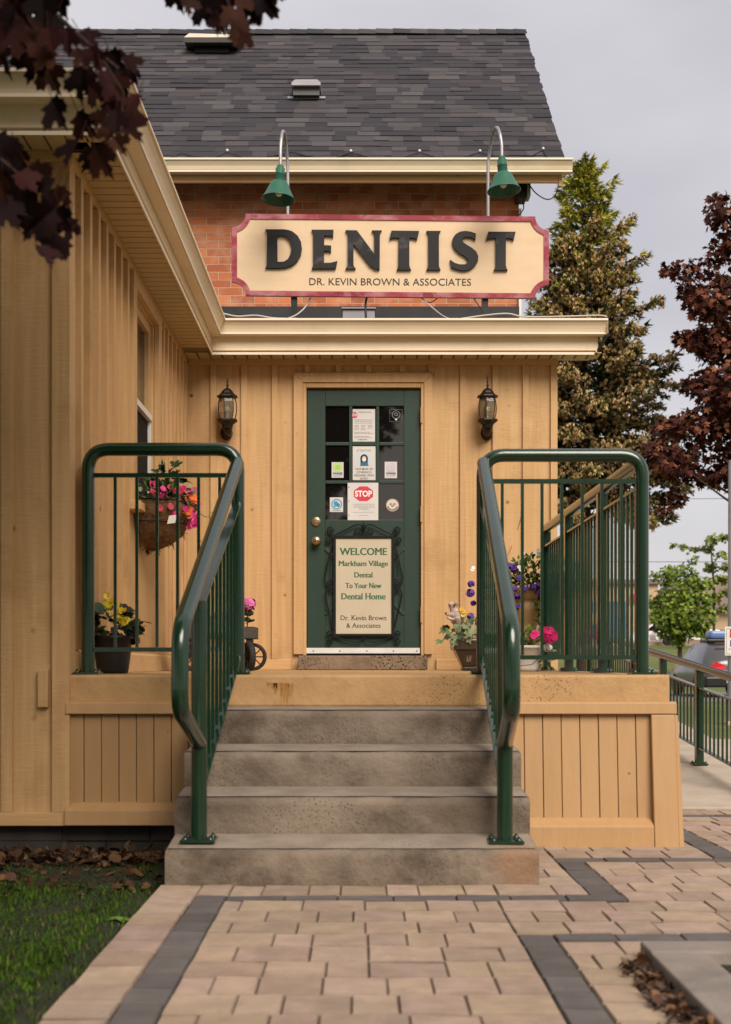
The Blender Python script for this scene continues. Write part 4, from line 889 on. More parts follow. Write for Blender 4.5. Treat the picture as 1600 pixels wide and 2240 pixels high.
for sg in (-1, 1):
    X = lambda v: 796 + sg * v
    def S(pts, r=.0056): m.tube(ip([(X(a), b) for a, b in pts]), r, 6)
    S([(66, 1172), (45, 1162), (25, 1151), (14, 1147), (6, 1149), (1, 1155)]); S(spiral((13, 1164), 8, math.pi / 2, 1.3, -1)); S([(0, 1150), (2, 1160), (6, 1170), (12, 1172)])
    S(spiral((74, 1160), 8, 2.6, 1.4, 1), .006); S(spiral((77, 1180), 7, 3.4, 1.3, -1), .006); S([(64, 1173), (70, 1168), (76, 1164)], .007)
    S([(67, 1187), (78, 1230), (85, 1262), (84, 1275), (78, 1280)]); S(spiral((72, 1271), 8, 0, 1.3, 1)); S(spiral((72, 1290), 8, 0, 1.3, -1)); S([(80, 1290), (84, 1300), (80, 1320), (67, 1375)]); S([(70, 1215), (74, 1240), (74, 1262)], .003)
    S([(66, 1392), (40, 1400), (20, 1405), (8, 1403), (0, 1394)]); S(spiral((75, 1386), 7, 2.6, 1.3, 1)); S(spiral((75, 1402), 7, 3.6, 1.3, -1)); S([(64, 1393), (70, 1395), (77, 1396)], .006)
q = at(796, 1152, YW); m.lathe((q.x, YW - .004, q.z - .03), [(.003, -.01), (.012, .015), (.016, .03), (.009, .05), (.001, .066)], 8); m.build('scrollwork', M['iron'], t)
# serif lettering: built-in font, stems thickened sideways, slab serifs added
SER = {'W': 'ctlr', 'E': '', 'M': 'bcLR', 'k': 'bL', 'h': 'bLR', 'm': 'bLRm', 'n': 'bLR', 'r': 'bL', 'l': 'bC', 'i': 'bC', 'T': 'bC', 'D': '', 'H': 'bcLR', 'K': 'bcLR', 'N': 'cLR', 'A': 'bLR', 'V': 'cLR', 'Y': 'bC', 'B': ''}
def serif(mb, s, cx, base, width, cap, bold):
    Y = YW + .0032
    dx = .095 * cap * bold
    text_mb(mb, s, cx - dx / 2, base, Y, width=width - dx, cap=cap, fat=-.004 if bold < .5 else 0); text_mb(mb, s, cx + dx / 2, base, Y - .0001, width=width - dx, cap=cap, fat=-.004 if bold < .5 else 0)
    # per-letter serifs
    cu = bpy.data.curves.new('t', 'FONT'); cu.size = 1; ob = bpy.data.objects.new('t', cu); COL.objects.link(ob)
    def ext(q):
        cu.body = q; dg = bpy.context.evaluated_depsgraph_get(); dg.update(); me = bpy.data.meshes.new_from_object(ob.evaluated_get(dg)); v = [p.co.x for p in me.vertices]; r = (min(v), max(v)); bpy.data.meshes.remove(me); return r
    tot = ext(s); kx = (width - dx) / (tot[1] - tot[0])
    for i, ch in enumerate(s):
        code = SER.get(ch)
        if not code: continue
        hi = ext(s[:i + 1])[1]; one = ext(ch); lo = hi - (one[1] - one[0]); xl = cx - width / 2 + (lo - tot[0]) * kx + dx / 2; xr = cx - width / 2 + (hi - tot[0]) * kx + dx / 2
        sw_ = cap * .16; th_ = cap * .055
        xx = []
        if 'L' in code or 'l' in code: xx.append(xl + cap * .06)
        if 'R' in code or 'r' in code: xx.append(xr - cap * .06)
        if 'C' in code: xx.append((xl + xr) / 2)
        for xq in xx:
            for lv, fl in ((0, 'b'), (cap, 'c')):
                if fl in code:
                    a = at(xq - sw_, base - lv - (th_ if lv == 0 else 0), Y); b = at(xq + sw_, base - lv + (th_ if lv else 0), Y)
                    mb.face([(a.x, Y - .0002, b.z), (b.x, Y - .0002, b.z), (b.x, Y - .0002, a.z), (a.x, Y - .0002, a.z)])
    bpy.data.objects.remove(ob); bpy.data.curves.remove(cu)
for s_, bs, wd, cp in (('WELCOME', 1214, 104, 15.5), ('Markham Village', 1238, 108, 11.5), ('Dental', 1263, 40, 11.5), ('To Your New', 1286.5, 79, 11.5), ('Dental Home', 1311, 97, 13.5)): m = MB(); serif(m, s_, 795.5, bs, wd, cp, 1.0); m.build('lettering', M['inkgreen'], t)
for s_, bs, wd, cp in (('Dr. Kevin Brown', 1356.5, 100, 10.5), ('& Associates', 1373, 75, 10)): m = MB(); serif(m, s_, 795.5, bs, wd, cp, .35); m.build('lettering', M['ink'], t)

# ------------------------------------------------------------------ plants
MAPLE = [(0, 1), (.07, .82), (.17, .80), (.14, .62), (.2, .55), (.36, .74), (.40, .66), (.52, .67), (.47, .52), (.5, .44), (.36, .32), (.30, .26), (.38, .14), (.28, .12), (.12, .1), (.02, .02)]
MAPLE = MAPLE + [(-x_, y_) for x_, y_ in reversed(MAPLE[1:])]
OVAL = [(0, 1), (.16, .8), (.26, .52), (.24, .26), (.1, .06), (0, 0), (-.1, .06), (-.24, .26), (-.26, .52), (-.16, .8)]
ROUND = [(0, .95), (.25, 1.0), (.45, .85), (.55, .55), (.45, .2), (.15, .12), (0, 0), (-.15, .12), (-.45, .2), (-.55, .55), (-.45, .85), (-.25, 1.0)]
IVY = [(0, 1), (.14, .66), (.42, .62), (.34, .36), (.40, .12), (.16, .1), (0, 0), (-.16, .1), (-.40, .12), (-.34, .36), (-.42, .62), (-.14, .66)]
STAR = [(0, 1), (.14, .62), (.5, .7), (.34, .42), (.42, .12), (0, 0), (-.42, .12), (-.34, .42), (-.5, .7), (-.14, .62)]
def leaf(mb, base, d, nrm, size, col, shape=OVAL, bend=.25, fold=.15):
    d = Vector(d).normalized(); nrm = Vector(nrm); nrm = nrm - d * nrm.dot(d)
    if nrm.length < 1e-4: nrm = d.orthogonal()
    nrm.normalize(); sx = d.cross(nrm); base = Vector(base)
    f = lambda x_, y_: base + (sx * x_ + d * y_ + nrm * (abs(x_) * fold - bend * y_ * y_)) * size
    c = f(0, .42); P = [f(x_, y_) for x_, y_ in shape]; b = len(mb.v)
    mb.raw([c] + P, [(0, i + 1, (i + 1) % len(P) + 1) for i in range(len(P))], col, False)
def rv(r=rnd): 
    while True:
        v = Vector((r.uniform(-1, 1), r.uniform(-1, 1), r.uniform(-1, 1)))
        if .05 < v.length < 1: return v.normalized()
def shade_(c, a=.25, r=rnd): k = 1 + r.uniform(-a, a); return tuple(q * k * (1 + r.uniform(-.06, .06)) for q in c)
def bush(mb, c, rx, ry, rz_, n, size, cols, shape, r=rnd, up=.4):
    c = Vector(c)
    for _ in range(n):
        v = rv(r); q = v * (r.random() ** .4); p_ = c + Vector((q.x * rx, q.y * ry, q.z * rz_)); d = Vector((v.x, v.y, v.z * .6 + up)) + rv(r) * .6
        leaf(mb, p_, d, Vector((0, -.4, 1)) + rv(r) * .7, size * r.uniform(.6, 1.2), shade_(r.choice(cols), .3, r), shape)
def blossom(mb, c, s_, col, n=5, face=None, r=rnd, eye=(.6, .45, .05)):
    f = Vector(face) if face else Vector((r.uniform(-.6, .6), -1, r.uniform(0, .8))); f.normalize(); a = f.orthogonal().normalized(); b = f.cross(a); c = Vector(c); o = r.random() * 6
    for k in range(n):
        t_ = o + 2 * math.pi * k / n; d = a * math.cos(t_) + b * math.sin(t_); leaf(mb, c, d + f * .25, f, s_, shade_(col, .18, r), ROUND, .15, .1)
    if eye: mb.sphere(c + f * s_ * .12, s_ * .16, eye, 6, 4)
def umbel(mb, c, rad, s_, col, n, r=rnd):
    c = Vector(c)
    for _ in range(n):
        v = rv(r); v.z = v.z * .8 + .15; blossom(mb, c + v * rad, s_, shade_(col, .25, r), 4, v, r, None)
GRN = [(.045, .105, .018), (.03, .075, .014), (.07, .14, .025)]; DGRN = [(.018, .045, .014), (.026, .06, .018), (.012, .03, .01)]; YGRN = [(.16, .22, .03), (.11, .18, .025), (.2, .25, .04)]; VAR = [(.16, .2, .09), (.09, .14, .05), (.32, .34, .2)]
def potted(name, label, cat, loc): return thing(name, label, cat, loc)
# black pot with yellow begonias
YQ = 6.42; c = at(247, 0, YQ).x; zt_ = at(0, 1390, YQ).z
t = potted('flower_pot', 'black pot of yellow begonias standing behind the left railing post', 'plant pot', (c, YQ, ZP))
m = MB(); m.lathe((c, YQ, 0), [(0, ZP + .002), (.074, ZP + .002), (.078, ZP + .02), (.088, ZP + .09), (.094, zt_ - .02), (.102, zt_ - .018), (.103, zt_), (.095, zt_), (.09, zt_ - .03), (0, zt_ - .03)], 28); m.build('pot', M['black'], t)
m = MB(); bush(m, (c + .0, YQ, zt_ + .055), .14, .10, .08, 80, .06, DGRN + [(.05, .022, .014), (.03, .02, .012)], ROUND); m.build('foliage', M['foliage'], t)
m = MB()
for px, py in ((238, 1303), (232, 1322), (245, 1318), (252, 1326), (268, 1335), (262, 1347), (278, 1352), (272, 1360), (240, 1330), (256, 1350)):
    [blossom(m, at(px + rnd.uniform(-6, 6), py + rnd.uniform(-6, 6), YQ - .13 + rnd.uniform(-.02, .02)), rnd.uniform(.010, .017), rnd.choice([(.62, .46, .012), (.70, .55, .03)]), 5) for _ in range(3)]
for px, py in ((167, 1304), (171, 1312), (176, 1308)): blossom(m, at(px, py, YQ - .05), .02, (.55, .06, .03), 5)
m.build('blossom', M['petal'], t)
m = MB(); bush(m, at(176, 1355, YQ), .05, .05, .06, 12, .07, DGRN, ROUND); m.tube([(c - .02, YQ, zt_ - .02), (c - .1, YQ, zt_ + .06), at(171, 1310, YQ - .04)], .004, 5, col=(.03, .04, .01)); m.build('side_shoot', M['foliage'], t)
# coco basket on the wing wall
c = Vector((XW, 7.98, 0)); zt_ = 1.775
t = potted('wall_basket', 'coco lined half basket of pink and orange flowers under the wing window', 'hanging basket', (XW, 7.98, 1.5))
m = MB(); n = 18
rows_ = [(.30, .30, 1.785), (.30, .295, 1.74), (.275, .26, 1.68), (.235, .22, 1.61), (.165, .15, 1.55), (.07, .07, 1.515), (0, .0, 1.51)]
vs = []; fs = []
for ry_, rx_, z in rows_:
    for k in range(n + 1):
        a = -math.pi / 2 + math.pi * k / n; q = 1 + .07 * noise.noise((k * .9, z * 17, 1)); vs.append((XW + .032 + rx_ * math.cos(a) * q, 7.98 + ry_ * 1.12 * math.sin(a) * q, z + .012 * noise.noise((k * .8, z * 9, 4))))
for i in range(len(rows_) - 1):
    for k in range(n): b = i * (n + 1) + k; fs.append((b, b + 1, b + n + 2, b + n + 1))
m.raw(vs, fs, None, True)
for _ in range(260):
    i = rnd.randrange(len(vs)); p_ = Vector(vs[i]); d = Vector((p_.x - XW, p_.y - 7.98, (p_.z - 1.75) * 1.4)).normalized() * .6 + rv() * .7; m.tube([p_, p_ + d * rnd.uniform(.01, .035)], .0018, 3, False, (rnd.uniform(.5, 1.6),) * 3)
m.build('liner', M['coco'], t)
m = MB()
for z, q in ((1.787, 1.0), (1.66, .87)):
    m.tube([(XW + .033 + .302 * q * math.cos(-math.pi / 2 + math.pi * k / 16), 7.98 + .34 * q * math.sin(-math.pi / 2 + math.pi * k / 16), z) for k in range(17)], .004, 5)
m.build('wire_frame', M['iron'], t)
m = MB(); cb_ = Vector((XW + .15, 7.95, 1.83)); bush(m, cb_, .17, .34, .08, 210, .06, DGRN + GRN + VAR, OVAL); bush(m, cb_ + Vector((.02, .0, .10)), .10, .2, .09, 26, .085, DGRN, MAPLE)
for k in range(14): leaf(m, (XW + .26 + rnd.uniform(-.06, .05), 7.95 + rnd.uniform(-.3, .3), 1.80), (rnd.uniform(-.3, .9), rnd.uniform(-.9, .4), -.4), (.3, -.5, .8), .06, rnd.choice(VAR))
m.tube([(XW + .3, 8.05, 1.78), (XW + .38, 8.0, 1.72), (XW + .43, 7.95, 1.70)], .002, 4, col=(.05, .06, .02)); bush(m, (XW + .44, 7.95, 1.70), .03, .03, .03, 10, .03, YGRN, OVAL)
m.build('foliage', M['foliage'], t)
m = MB()
MG, OR_, RD = (.50, .01, .14), (.75, .14, .012), (.42, .015, .05)
for px, py, cl in ((306, 1100, RD), (316, 1106, RD), (312, 1112, RD), (335, 1101, MG), (340, 1108, MG), (354, 1090, MG), (350, 1096, MG), (362, 1098, RD), (358, 1104, MG), (374, 1108, RD), (380, 1116, MG), (386, 1122, MG), (394, 1104, OR_), (398, 1112, OR_), (404, 1116, OR_), (410, 1110, OR_), (406, 1124, OR_), (397, 1122, OR_), (412, 1120, OR_), (418, 1115, MG), (422, 1128, MG), (426, 1143, MG), (424, 1149, MG), (413, 1090, OR_), (420, 1086, OR_), (427, 1090, OR_), (420, 1098, OR_)):
    for _ in range(2):
        q = at(px, py, 7.78 + (.12 if px > 390 else 0)) + Vector((rnd.uniform(-.03, .03), rnd.uniform(-.05, .05), rnd.uniform(-.03, .03))); blossom(m, q, .017, cl, 5, None, rnd, None)
    Yq = 7.75 + rnd.uniform(-.06, .06) + (.1 if px > 390 else 0); blossom(m, at(px, py, Yq), .022, cl, 5, None, rnd, None)
for _ in range(85):
    a = rnd.uniform(-1.35, 1.2); k = rnd.uniform(.7, 1.08); q = Vector((XW + .03 + .30 * k * math.cos(a), 7.98 + .33 * k * math.sin(a), 1.80 + rnd.uniform(-.09, .08))); blossom(m, q, rnd.uniform(.014, .021), rnd.choice([MG, MG, RD, (.6, .03, .2)]) if a < .3 else rnd.choice([OR_, OR_, MG]), 5, (rnd.uniform(-.2, .9), -1, rnd.uniform(0, .8)), rnd, None)
m.build('blossom', M['petal'], t)
m = MB(); q = at(377, 1136, 7.62); m.obox(q, (.022, .012, .004), (0, .002, 0), (.006, 0, .024)); m.build('plant_label', M['white'], t)
# wheeled wooden cart planter with geraniums
YC = 8.45; ca = at(388, 0, YC).x; cb2 = at(562, 0, YC).x
t = potted('cart_planter', 'old wooden cart planter on spoked wheels with pink geranium', 'planter', ((ca + cb2) / 2, YC, ZP))
m = MB(); zA, zB_ = at(0, 1398, YC).z, at(0, 1372, YC).z
m.box(ca, cb2, YC - .14, YC - .12, zA, zB_); m.box(ca, cb2, YC + .12, YC + .14, zA, zB_); m.box(ca, ca + .02, YC - .119, YC + .119, zA, zB_); m.box(cb2 - .02, cb2, YC - .119, YC + .119, zA, zB_); m.box(ca + .021, cb2 - .021, YC - .119, YC + .119, zA, zA + .02)
m.box(cb2 - .06, cb2 - .03, YC - .12, YC + .12, ZP + .085, zA - .001); m.box(ca + .06, ca + .09, YC - .12, YC + .12, ZP + .085, zA - .001); m.build('box', M['oldwood'], t, bevel=.004)
def wheel(x_, y_, r_w, ax):
    m = MB(); ax = Vector(ax).normalized(); c = Vector((x_, y_, ZP + r_w + .002)); a = Vector((0, 0, 1)); b = ax.cross(a); n = 24
    ring = lambda r_, o: [c + (a * math.cos(2 * math.pi * k / n) + b * math.sin(2 * math.pi * k / n)) * r_ + ax * o for k in range(n)]
    rs_ = [ring(r_w, -.018), ring(r_w, .018), ring(r_w * .74, .018), ring(r_w * .74, -.018)]; vs = [q for g_ in rs_ for q in g_]
    m.raw(vs, [(i * n + k, i * n + (k + 1) % n, ((i + 1) % 4) * n + (k + 1) % n, ((i + 1) % 4) * n + k) for i in range(4) for k in range(n)], None, True); o = m.build('wheel', M['rubber'], t)
    m = MB(); m.lathe(c - ax * .02, [(.0, 0), (.016, 0), (.016, .04), (0, .04)], 10, ax=ax)
    for k in range(8): d = a * math.cos(k * math.pi / 4) + b * math.sin(k * math.pi / 4); m.tube([c, c + d * r_w * .76], .004, 5)
    m.build('hub', M['iron'], o)
wx = at(549, 0, YC).x
for xx in (wx, ca + .09): wheel(xx, YC - .165, .092, (.8, .35, 0)) if xx == wx else wheel(xx, YC - .165, .092, (0, 1, 0)); wheel(xx, YC + .165, .092, (0, 1, 0))
m = MB(); bush(m, ((ca + cb2) / 2 - .02, YC, zB_ + .035), .22, .1, .05, 70, .06, DGRN + GRN, ROUND); 
for px, py in ((545, 1325), (393, 1335)): m.tube([at(px - 4, 1380, YC), at(px - 1, py, YC)], .004, 5, col=(.04, .07, .02))
bush(m, at(538, 1352, YC), .03, .03, .02, 7, .05, DGRN, ROUND); m.build('foliage', M['foliage'], t)
m = MB(); umbel(m, at(545, 1322, YC), .042, .017, (.62, .13, .36), 46); umbel(m, at(548, 1336, YC), .026, .015, (.60, .12, .34), 16); umbel(m, at(395, 1330, YC), .028, .012, (.62, .50, .46), 20); m.build('blossom', M['petal'], t)
# brown glazed pot with ivy
YQ = 8.75; c = at(1041, 0, YQ).x; zt_ = at(0, 1398, YQ).z; s_ = .165
t = potted('flower_pot', 'square brown glazed pot of variegated ivy beside the doorstep', 'plant pot', (c, YQ, ZP))
m = MB(); q4 = lambda w1, z1: [(c - w1, YQ - w1, z1), (c + w1, YQ - w1, z1), (c + w1, YQ + w1, z1), (c - w1, YQ + w1, z1)]
m.hexa(q4(.092, ZP + .002) + q4(.098, ZP + .03)); m.hexa(q4(.094, ZP + .0301) + q4(.146, zt_ - .075)); m.hexa(q4(.158, zt_ - .0749) + q4(.166, zt_)); po = m.build('pot', M['brownpot'], t, bevel=.01)
m = MB()
for k in range(5):
    b = Vector((c - .055 + rnd.uniform(-.015, .015), YQ - .112, ZP + .06)); e = b + Vector((rnd.uniform(-.04, .04), -.022, rnd.uniform(.06, .1))); m.tube([b, (b + e) / 2 + Vector((.006, -.004, 0)), e], .0018, 4); m.sphere(e, .007, n=6, m=4)
m.build('relief', M['drift'], po)
m = MB(); m.box(c - .15, c + .15, YQ - .15, YQ + .15, zt_ - .02, zt_ + .004); m.build('soil', M['soil'], t)
m = MB(); IV = [(.10, .15, .06), (.05, .09, .035), (.26, .29, .17), (.16, .2, .1)]
bush(m, (c - .03, YQ - .03, zt_ + .06), .16, .13, .07, 46, .07, IV, IVY, up=.1)
for px, py in ((1003, 1365), (1010, 1372), (1020, 1380), (996, 1386), (1008, 1390), (1030, 1376), (1024, 1392), (984, 1382), (990, 1395), (972, 1392), (966, 1400), (978, 1388), (1000, 1400), (1014, 1362), (1040, 1366)):
    leaf(m, at(px, py, YQ - .17 + rnd.uniform(-.03, .03)), (rnd.uniform(-.7, .5), -.4, rnd.uniform(-1, .2)), (rnd.uniform(-.3, .3), -1, .4), rnd.uniform(.055, .085), shade_(rnd.choice(IV)), IVY)
m.tube([(c - .12, YQ - .12, zt_ + .03), at(990, 1388, YQ - .15), at(963, 1404, YQ - .16)], .0022, 4, col=(.06, .06, .03)); m.build('foliage', M['foliage'], t)
m = MB()
for px, py in ((1010, 1333), (1014, 1338), (1018, 1342), (1013, 1345)): blossom(m, at(px, py, YQ - .1), .016, (.62, .38, .03), 5)
m.tube([at(1014, 1385, YQ - .08), at(1014, 1340, YQ - .1)], .002, 4, col=(.06, .08, .02)); m.build('blossom', M['petal'], t)
# driftwood ornament stuck in that pot
t = thing('garden_ornament', 'pale knotted driftwood ornament stuck in the brown pot', 'ornament', at(1005, 1380, YQ - .1))
m = MB(); yq = YQ - .1
m.tube([at(1003, 1395, yq), at(1003, 1365, yq), at(998, 1348, yq), at(992, 1330, yq), at(985, 1319, yq)], [.012, .024, .030, .026, .017], 10); m.tube([at(998, 1348, yq), at(988, 1344, yq - .02), at(976, 1343, yq - .03)], [.02, .016, .010], 8); m.tube([at(1000, 1352, yq), at(990, 1356, yq - .02), at(978, 1350, yq - .04)], [.018, .014, .007], 8)
m.tube([at(994, 1330, yq), at(1000, 1322, yq), at(996, 1313, yq)], [.016, .01, .003], 8); m.build('wood', M['drift'], t)
for k, (px, py) in enumerate(((976, 1342), (995, 1323))):
    m = MB(); m.sphere(at(px, py, yq - .035), .008, (.15, .12, .1), 8, 5); m.build('knot', M['drift'], t)
# tall beige pedestal planter with verbena and vines
YQ = 9.3; c = at(1155, 0, YQ).x; zt_ = at(0, 1288, YQ).z
t = potted('pedestal_planter', 'tall beige urn planter overflowing with purple verbena and lime vines', 'planter', (c, YQ, ZP))
m = MB(); H = zt_ - ZP; m.lathe((c, YQ, ZP), [(0, .002), (.13, .002), (.13, .03), (.10, .05), (.085, .1), (.085, H * .36), (.10, H * .38), (.10, H * .42), (.085, H * .44), (.10, H * .6), (.135, H * .72), (.14, H * .8), (.12, H * .84), (.12, H * .87), (.165, H * .9), (.175, H * .95), (.185, H), (.17, H), (.16, H * .93), (0, H * .93)], 24); m.build('urn', M['terra'], t)
m = MB(); rg = random.Random(4)
bush(m, (c + .02, YQ - .04, zt_ + .10), .26, .16, .13, 620, .038, YGRN + GRN, OVAL, rg); bush(m, (c - .03, YQ - .1, zt_ + .03), .24, .12, .09, 300, .038, GRN + DGRN, OVAL, rg); bush(m, (c + .17, YQ - .02, zt_ + .2), .09, .08, .11, 130, .032, YGRN, OVAL, rg)
for k in range(11):
    bx = c + rg.uniform(.06, .22); P = [Vector((bx, YQ - .17, zt_ + .02))]; L_ = rg.uniform(.15, .45)
    for j in range(1, 7): P.append(P[-1] + Vector((rg.uniform(-.012, .02), rg.uniform(-.01, .006), -L_ / 6)))
    m.tube(P, .002, 4, False, (.10, .13, .03))
    for q in P[1:]:
        for _ in range(3): leaf(m, q, (rg.uniform(-1, 1), -.5, rg.uniform(-.8, .4)), (0, -1, .5), rg.uniform(.03, .05), shade_(rg.choice(GRN + DGRN + YGRN), .3, rg), OVAL)
for k in range(8):
    bx = c - rg.uniform(.1, .33); P = [Vector((c - .1, YQ - .12, zt_ + .05)), Vector((bx, YQ - .2, zt_ - .02)), Vector((bx - .04, YQ - .22, zt_ - rg.uniform(.1, .3)))]; m.tube(P, .002, 4, False, (.05, .08, .02))
    for q in P[1:]:
        for _ in range(4): leaf(m, q, rv(rg), (0, -1, .5), .035, shade_(rg.choice(GRN), .3, rg), OVAL)
m.build('foliage', M['foliage'], t)
m = MB(); PU = (.085, .022, .27)
for px, py, q in ((1031, 1278, .02), (1029, 1298, .028), (1036, 1320, .014), (1030, 1349, .022), (1110, 1238, .022), (1125, 1244, .03), (1136, 1266, .02), (1126, 1288, .017), (1148, 1287, .022), (1166, 1284, .02), (1179, 1282, .019), (1179, 1296, .018), (1131, 1306, .02), (1135, 1328, .018), (1206, 1324, .016), (1198, 1370, .014), (1118, 1240, .02)):
    umbel(m, at(px, py, YQ - .2), q, .015, PU if rg.random() < .7 else (.13, .05, .36), int(16 * q / .02), rg)
for px, py in ((1036, 1242), (1034, 1246), (1136, 1240), (1139, 1246), (1177, 1204), (1180, 1212), (1174, 1210), (1146, 1210), (1205, 1246), (1209, 1250), (1212, 1244), (1204, 1252), (1191, 1290), (1190, 1296)):
    blossom(m, at(px, py, YQ - .2), .014, (.74, .72, .70), 5, None, rg, None)
m.build('blossom', M['petal'], t)
cable([at(1143, 1118, YP - .012), at(1137, 1145, YP - .012), at(1118, 1200, YP - .03), at(1110, 1215, YQ)], 'thin wire from the porch wall down to the urn', .0016, 'cable', 'wire')
# white bucket with petunias
YQ = 8.2; c = at(1150, 0, YQ).x; zt_ = at(0, 1412, YQ).z
t = potted('flower_pot', 'white bucket with bright pink petunias beside the right railing', 'plant pot', (c, YQ, ZP))
m = MB(); m.lathe((c, YQ, ZP), [(0, .002), (.092, .002), (.098, .02), (.108, zt_ - ZP - .02), (.116, zt_ - ZP - .018), (.117, zt_ - ZP), (.107, zt_ - ZP), (.1, zt_ - ZP - .03), (0, zt_ - ZP - .03)], 26); b_ = m.build('pot', M['white'], t)
m = MB(); m.tube([(c - .112, YQ - .02, zt_ - .06), (c - .06, YQ - .12, zt_ - .13), (c + .02, YQ - .135, zt_ - .12), (c + .1, YQ - .06, zt_ - .06)], .0022, 5); m.build('handle', M['iron'], b_)
m = MB(); rg = random.Random(9); bush(m, (c + .01, YQ, zt_ + .045), .15, .12, .06, 150, .045, VAR + GRN + YGRN, OVAL, rg); bush(m, (c + .12, YQ - .08, zt_ - .05), .05, .05, .1, 30, .045, GRN + VAR, OVAL, rg); m.build('foliage', M['foliage'], t)
m = MB(); PK = (.72, .008, .19)
for px, py, q in ((1172, 1386, .045), (1168, 1390, .04), (1190, 1384, .045), (1198, 1392, .05), (1204, 1380, .045), (1211, 1388, .045), (1202, 1402, .04), (1214, 1396, .035), (1196, 1378, .04)):
    blossom(m, at(px, py, YQ - .14 + rg.uniform(-.03, .03)), q * .58, PK, 5, (rg.uniform(-.4, .4), -1, rg.uniform(-.1, .5)), rg, (.5, .4, .3))
umbel(m, at(1199, 1418, YQ - .14), .025, .014, (.72, .70, .68), 20, rg); m.build('blossom', M['petal'], t)

# ------------------------------------------------------------------ lawn, litter
rg = random.Random(3); m = MB()
for _ in range(62000):
    y = 2.75 + (rg.random() ** 1.1) * 2.75; xl = -785 * y / F - 2.0; x = rg.uniform(xl, -.75)
    dens = noise.noise((x * 2.6, y * 2.6, 4)); edge = (y - 4.7) / .9
    if rg.random() < edge * .9 or (dens < -.36 and rg.random() < .75) or (x > -.84 and rg.random() < .7): continue
    h = rg.uniform(.010, .028) * (1 + .6 * dens); a = rg.random() * 6.28; ln_ = rg.uniform(0, .028); w_ = rg.uniform(.0012, .0028); z = -.04
    k = rg.uniform(.7, 1.25); cl = rg.choice([(.045, .095, .005), (.03, .068, .004), (.065, .12, .007), (.018, .042, .003)]) if rg.random() > .05 else (.13, .10, .04)
    p0 = Vector((x, y, z)); s2 = Vector((-math.sin(a), math.cos(a), 0)) * w_; t1 = p0 + Vector((math.cos(a) * ln_ * .4, math.sin(a) * ln_ * .4, h * .6)); t2 = p0 + Vector((math.cos(a) * ln_, math.sin(a) * ln_, h))
    m.raw([p0 - s2, p0 + s2, t1 + s2 * .8, t1 - s2 * .8, t2], [(0, 1, 2, 3), (3, 2, 4)], tuple(q * k for q in cl))
stuff(tag(m.build('lawn_grass', M['blade']), 'short green lawn grass left of the paved walk', 'grass'))
for (px, py, sz) in ((265, 1990, .05), (255, 2085, .05), (200, 2120, .05), (170, 2150, .045)):
    m = MB(); Y = E * F / (py - VY); c = at(px, py, Y); c.z = -.035
    for k in range(7): a = rg.random() * 6.28; leaf(m, c, (math.cos(a), math.sin(a), .35), (0, 0, 1), sz * rg.uniform(.7, 1.2), shade_((.11, .2, .03), .2, rg), OVAL, .3)
    tag(m.build('weed', M['foliage']), {265: 'broad leaved weed at the lawn edge nearest the steps', 255: 'broad leaved weed in the lawn halfway along the walk', 200: 'pale weed rosette in the open lawn', 170: 'weed nearest the camera at the lawn edge'}[px], 'weed', 'weeds at the lawn edge')
def litter(n, rect_, label, sz, name='fallen_leaves', zoff=-.03, zr=.03):
    m = MB()
    for _ in range(n):
        x = rg.uniform(rect_[0], rect_[1]); y = rg.uniform(rect_[2], rect_[3]); d = rv(rg); d.z *= .45
        leaf(m, (x, y, zoff + rg.random() * zr), d, Vector((0, 0, 1)) + rv(rg) * .6, sz * rg.uniform(.5, 1.2), shade_(rg.choice([(.07, .03, .014), (.11, .05, .022), (.04, .017, .01), (.15, .075, .034), (.025, .012, .008)]), .3, rg), rg.choice([OVAL, STAR, ROUND]), rg.uniform(-.5, .6), rg.uniform(-.3, .4))
    return stuff(tag(m.build(name, M['foliage']), label, 'leaves'))
litter(620, (-1.75, -.73, 5.42, 5.86), 'brown fallen leaves piled against the foundation of the wing', .042, zr=.022)
litter(150, (-1.6, -.76, 4.75, 5.35), 'scattered dry leaves between the lawn and the leaf pile', .04, zr=.01)
# kerb frame at lower right with litter along it
kx, ky, kz = .786, 3.65, .042
t = thing('planting_bed', 'low grey concrete kerb round a planting bed, lower right of the walk', 'planter bed', (kx, ky, 0))
m = MB(); m.box(kx + .002, kx + 2.5, ky - .14, ky, .002, kz); m.box(kx, kx + .15, 1.2, ky - .143, .002, kz - .002); m.build('kerb', M['kerb'], t, bevel=.006)
m = MB(); m.box(kx + .152, kx + 2.5, 1.2, ky - .145, -.01, .006); m.build('soil', M['soil'], t)
m = MB(); bush(m, (1.0, 3.25, .02), .05, .12, .03, 26, .04, GRN, OVAL, rg); m.build('seedlings', M['foliage'], t)
litter(330, (.705, .785, 2.6, 3.57), 'narrow drift of brown leaf litter against the kerb', .026, zoff=.003, zr=.016)

# ------------------------------------------------------------------ trees
def limb(mb, a, b, r0, r1, r, bendy=.15, n=6):
    a = Vector(a); b = Vector(b); L_ = (b - a).length; o = rv(r) * L_ * bendy; mb.tube([a + (b - a) * (k / n) + o * math.sin(math.pi * k / n) for k in range(n + 1)], [r0 + (r1 - r0) * k / n for k in range(n + 1)], 8)
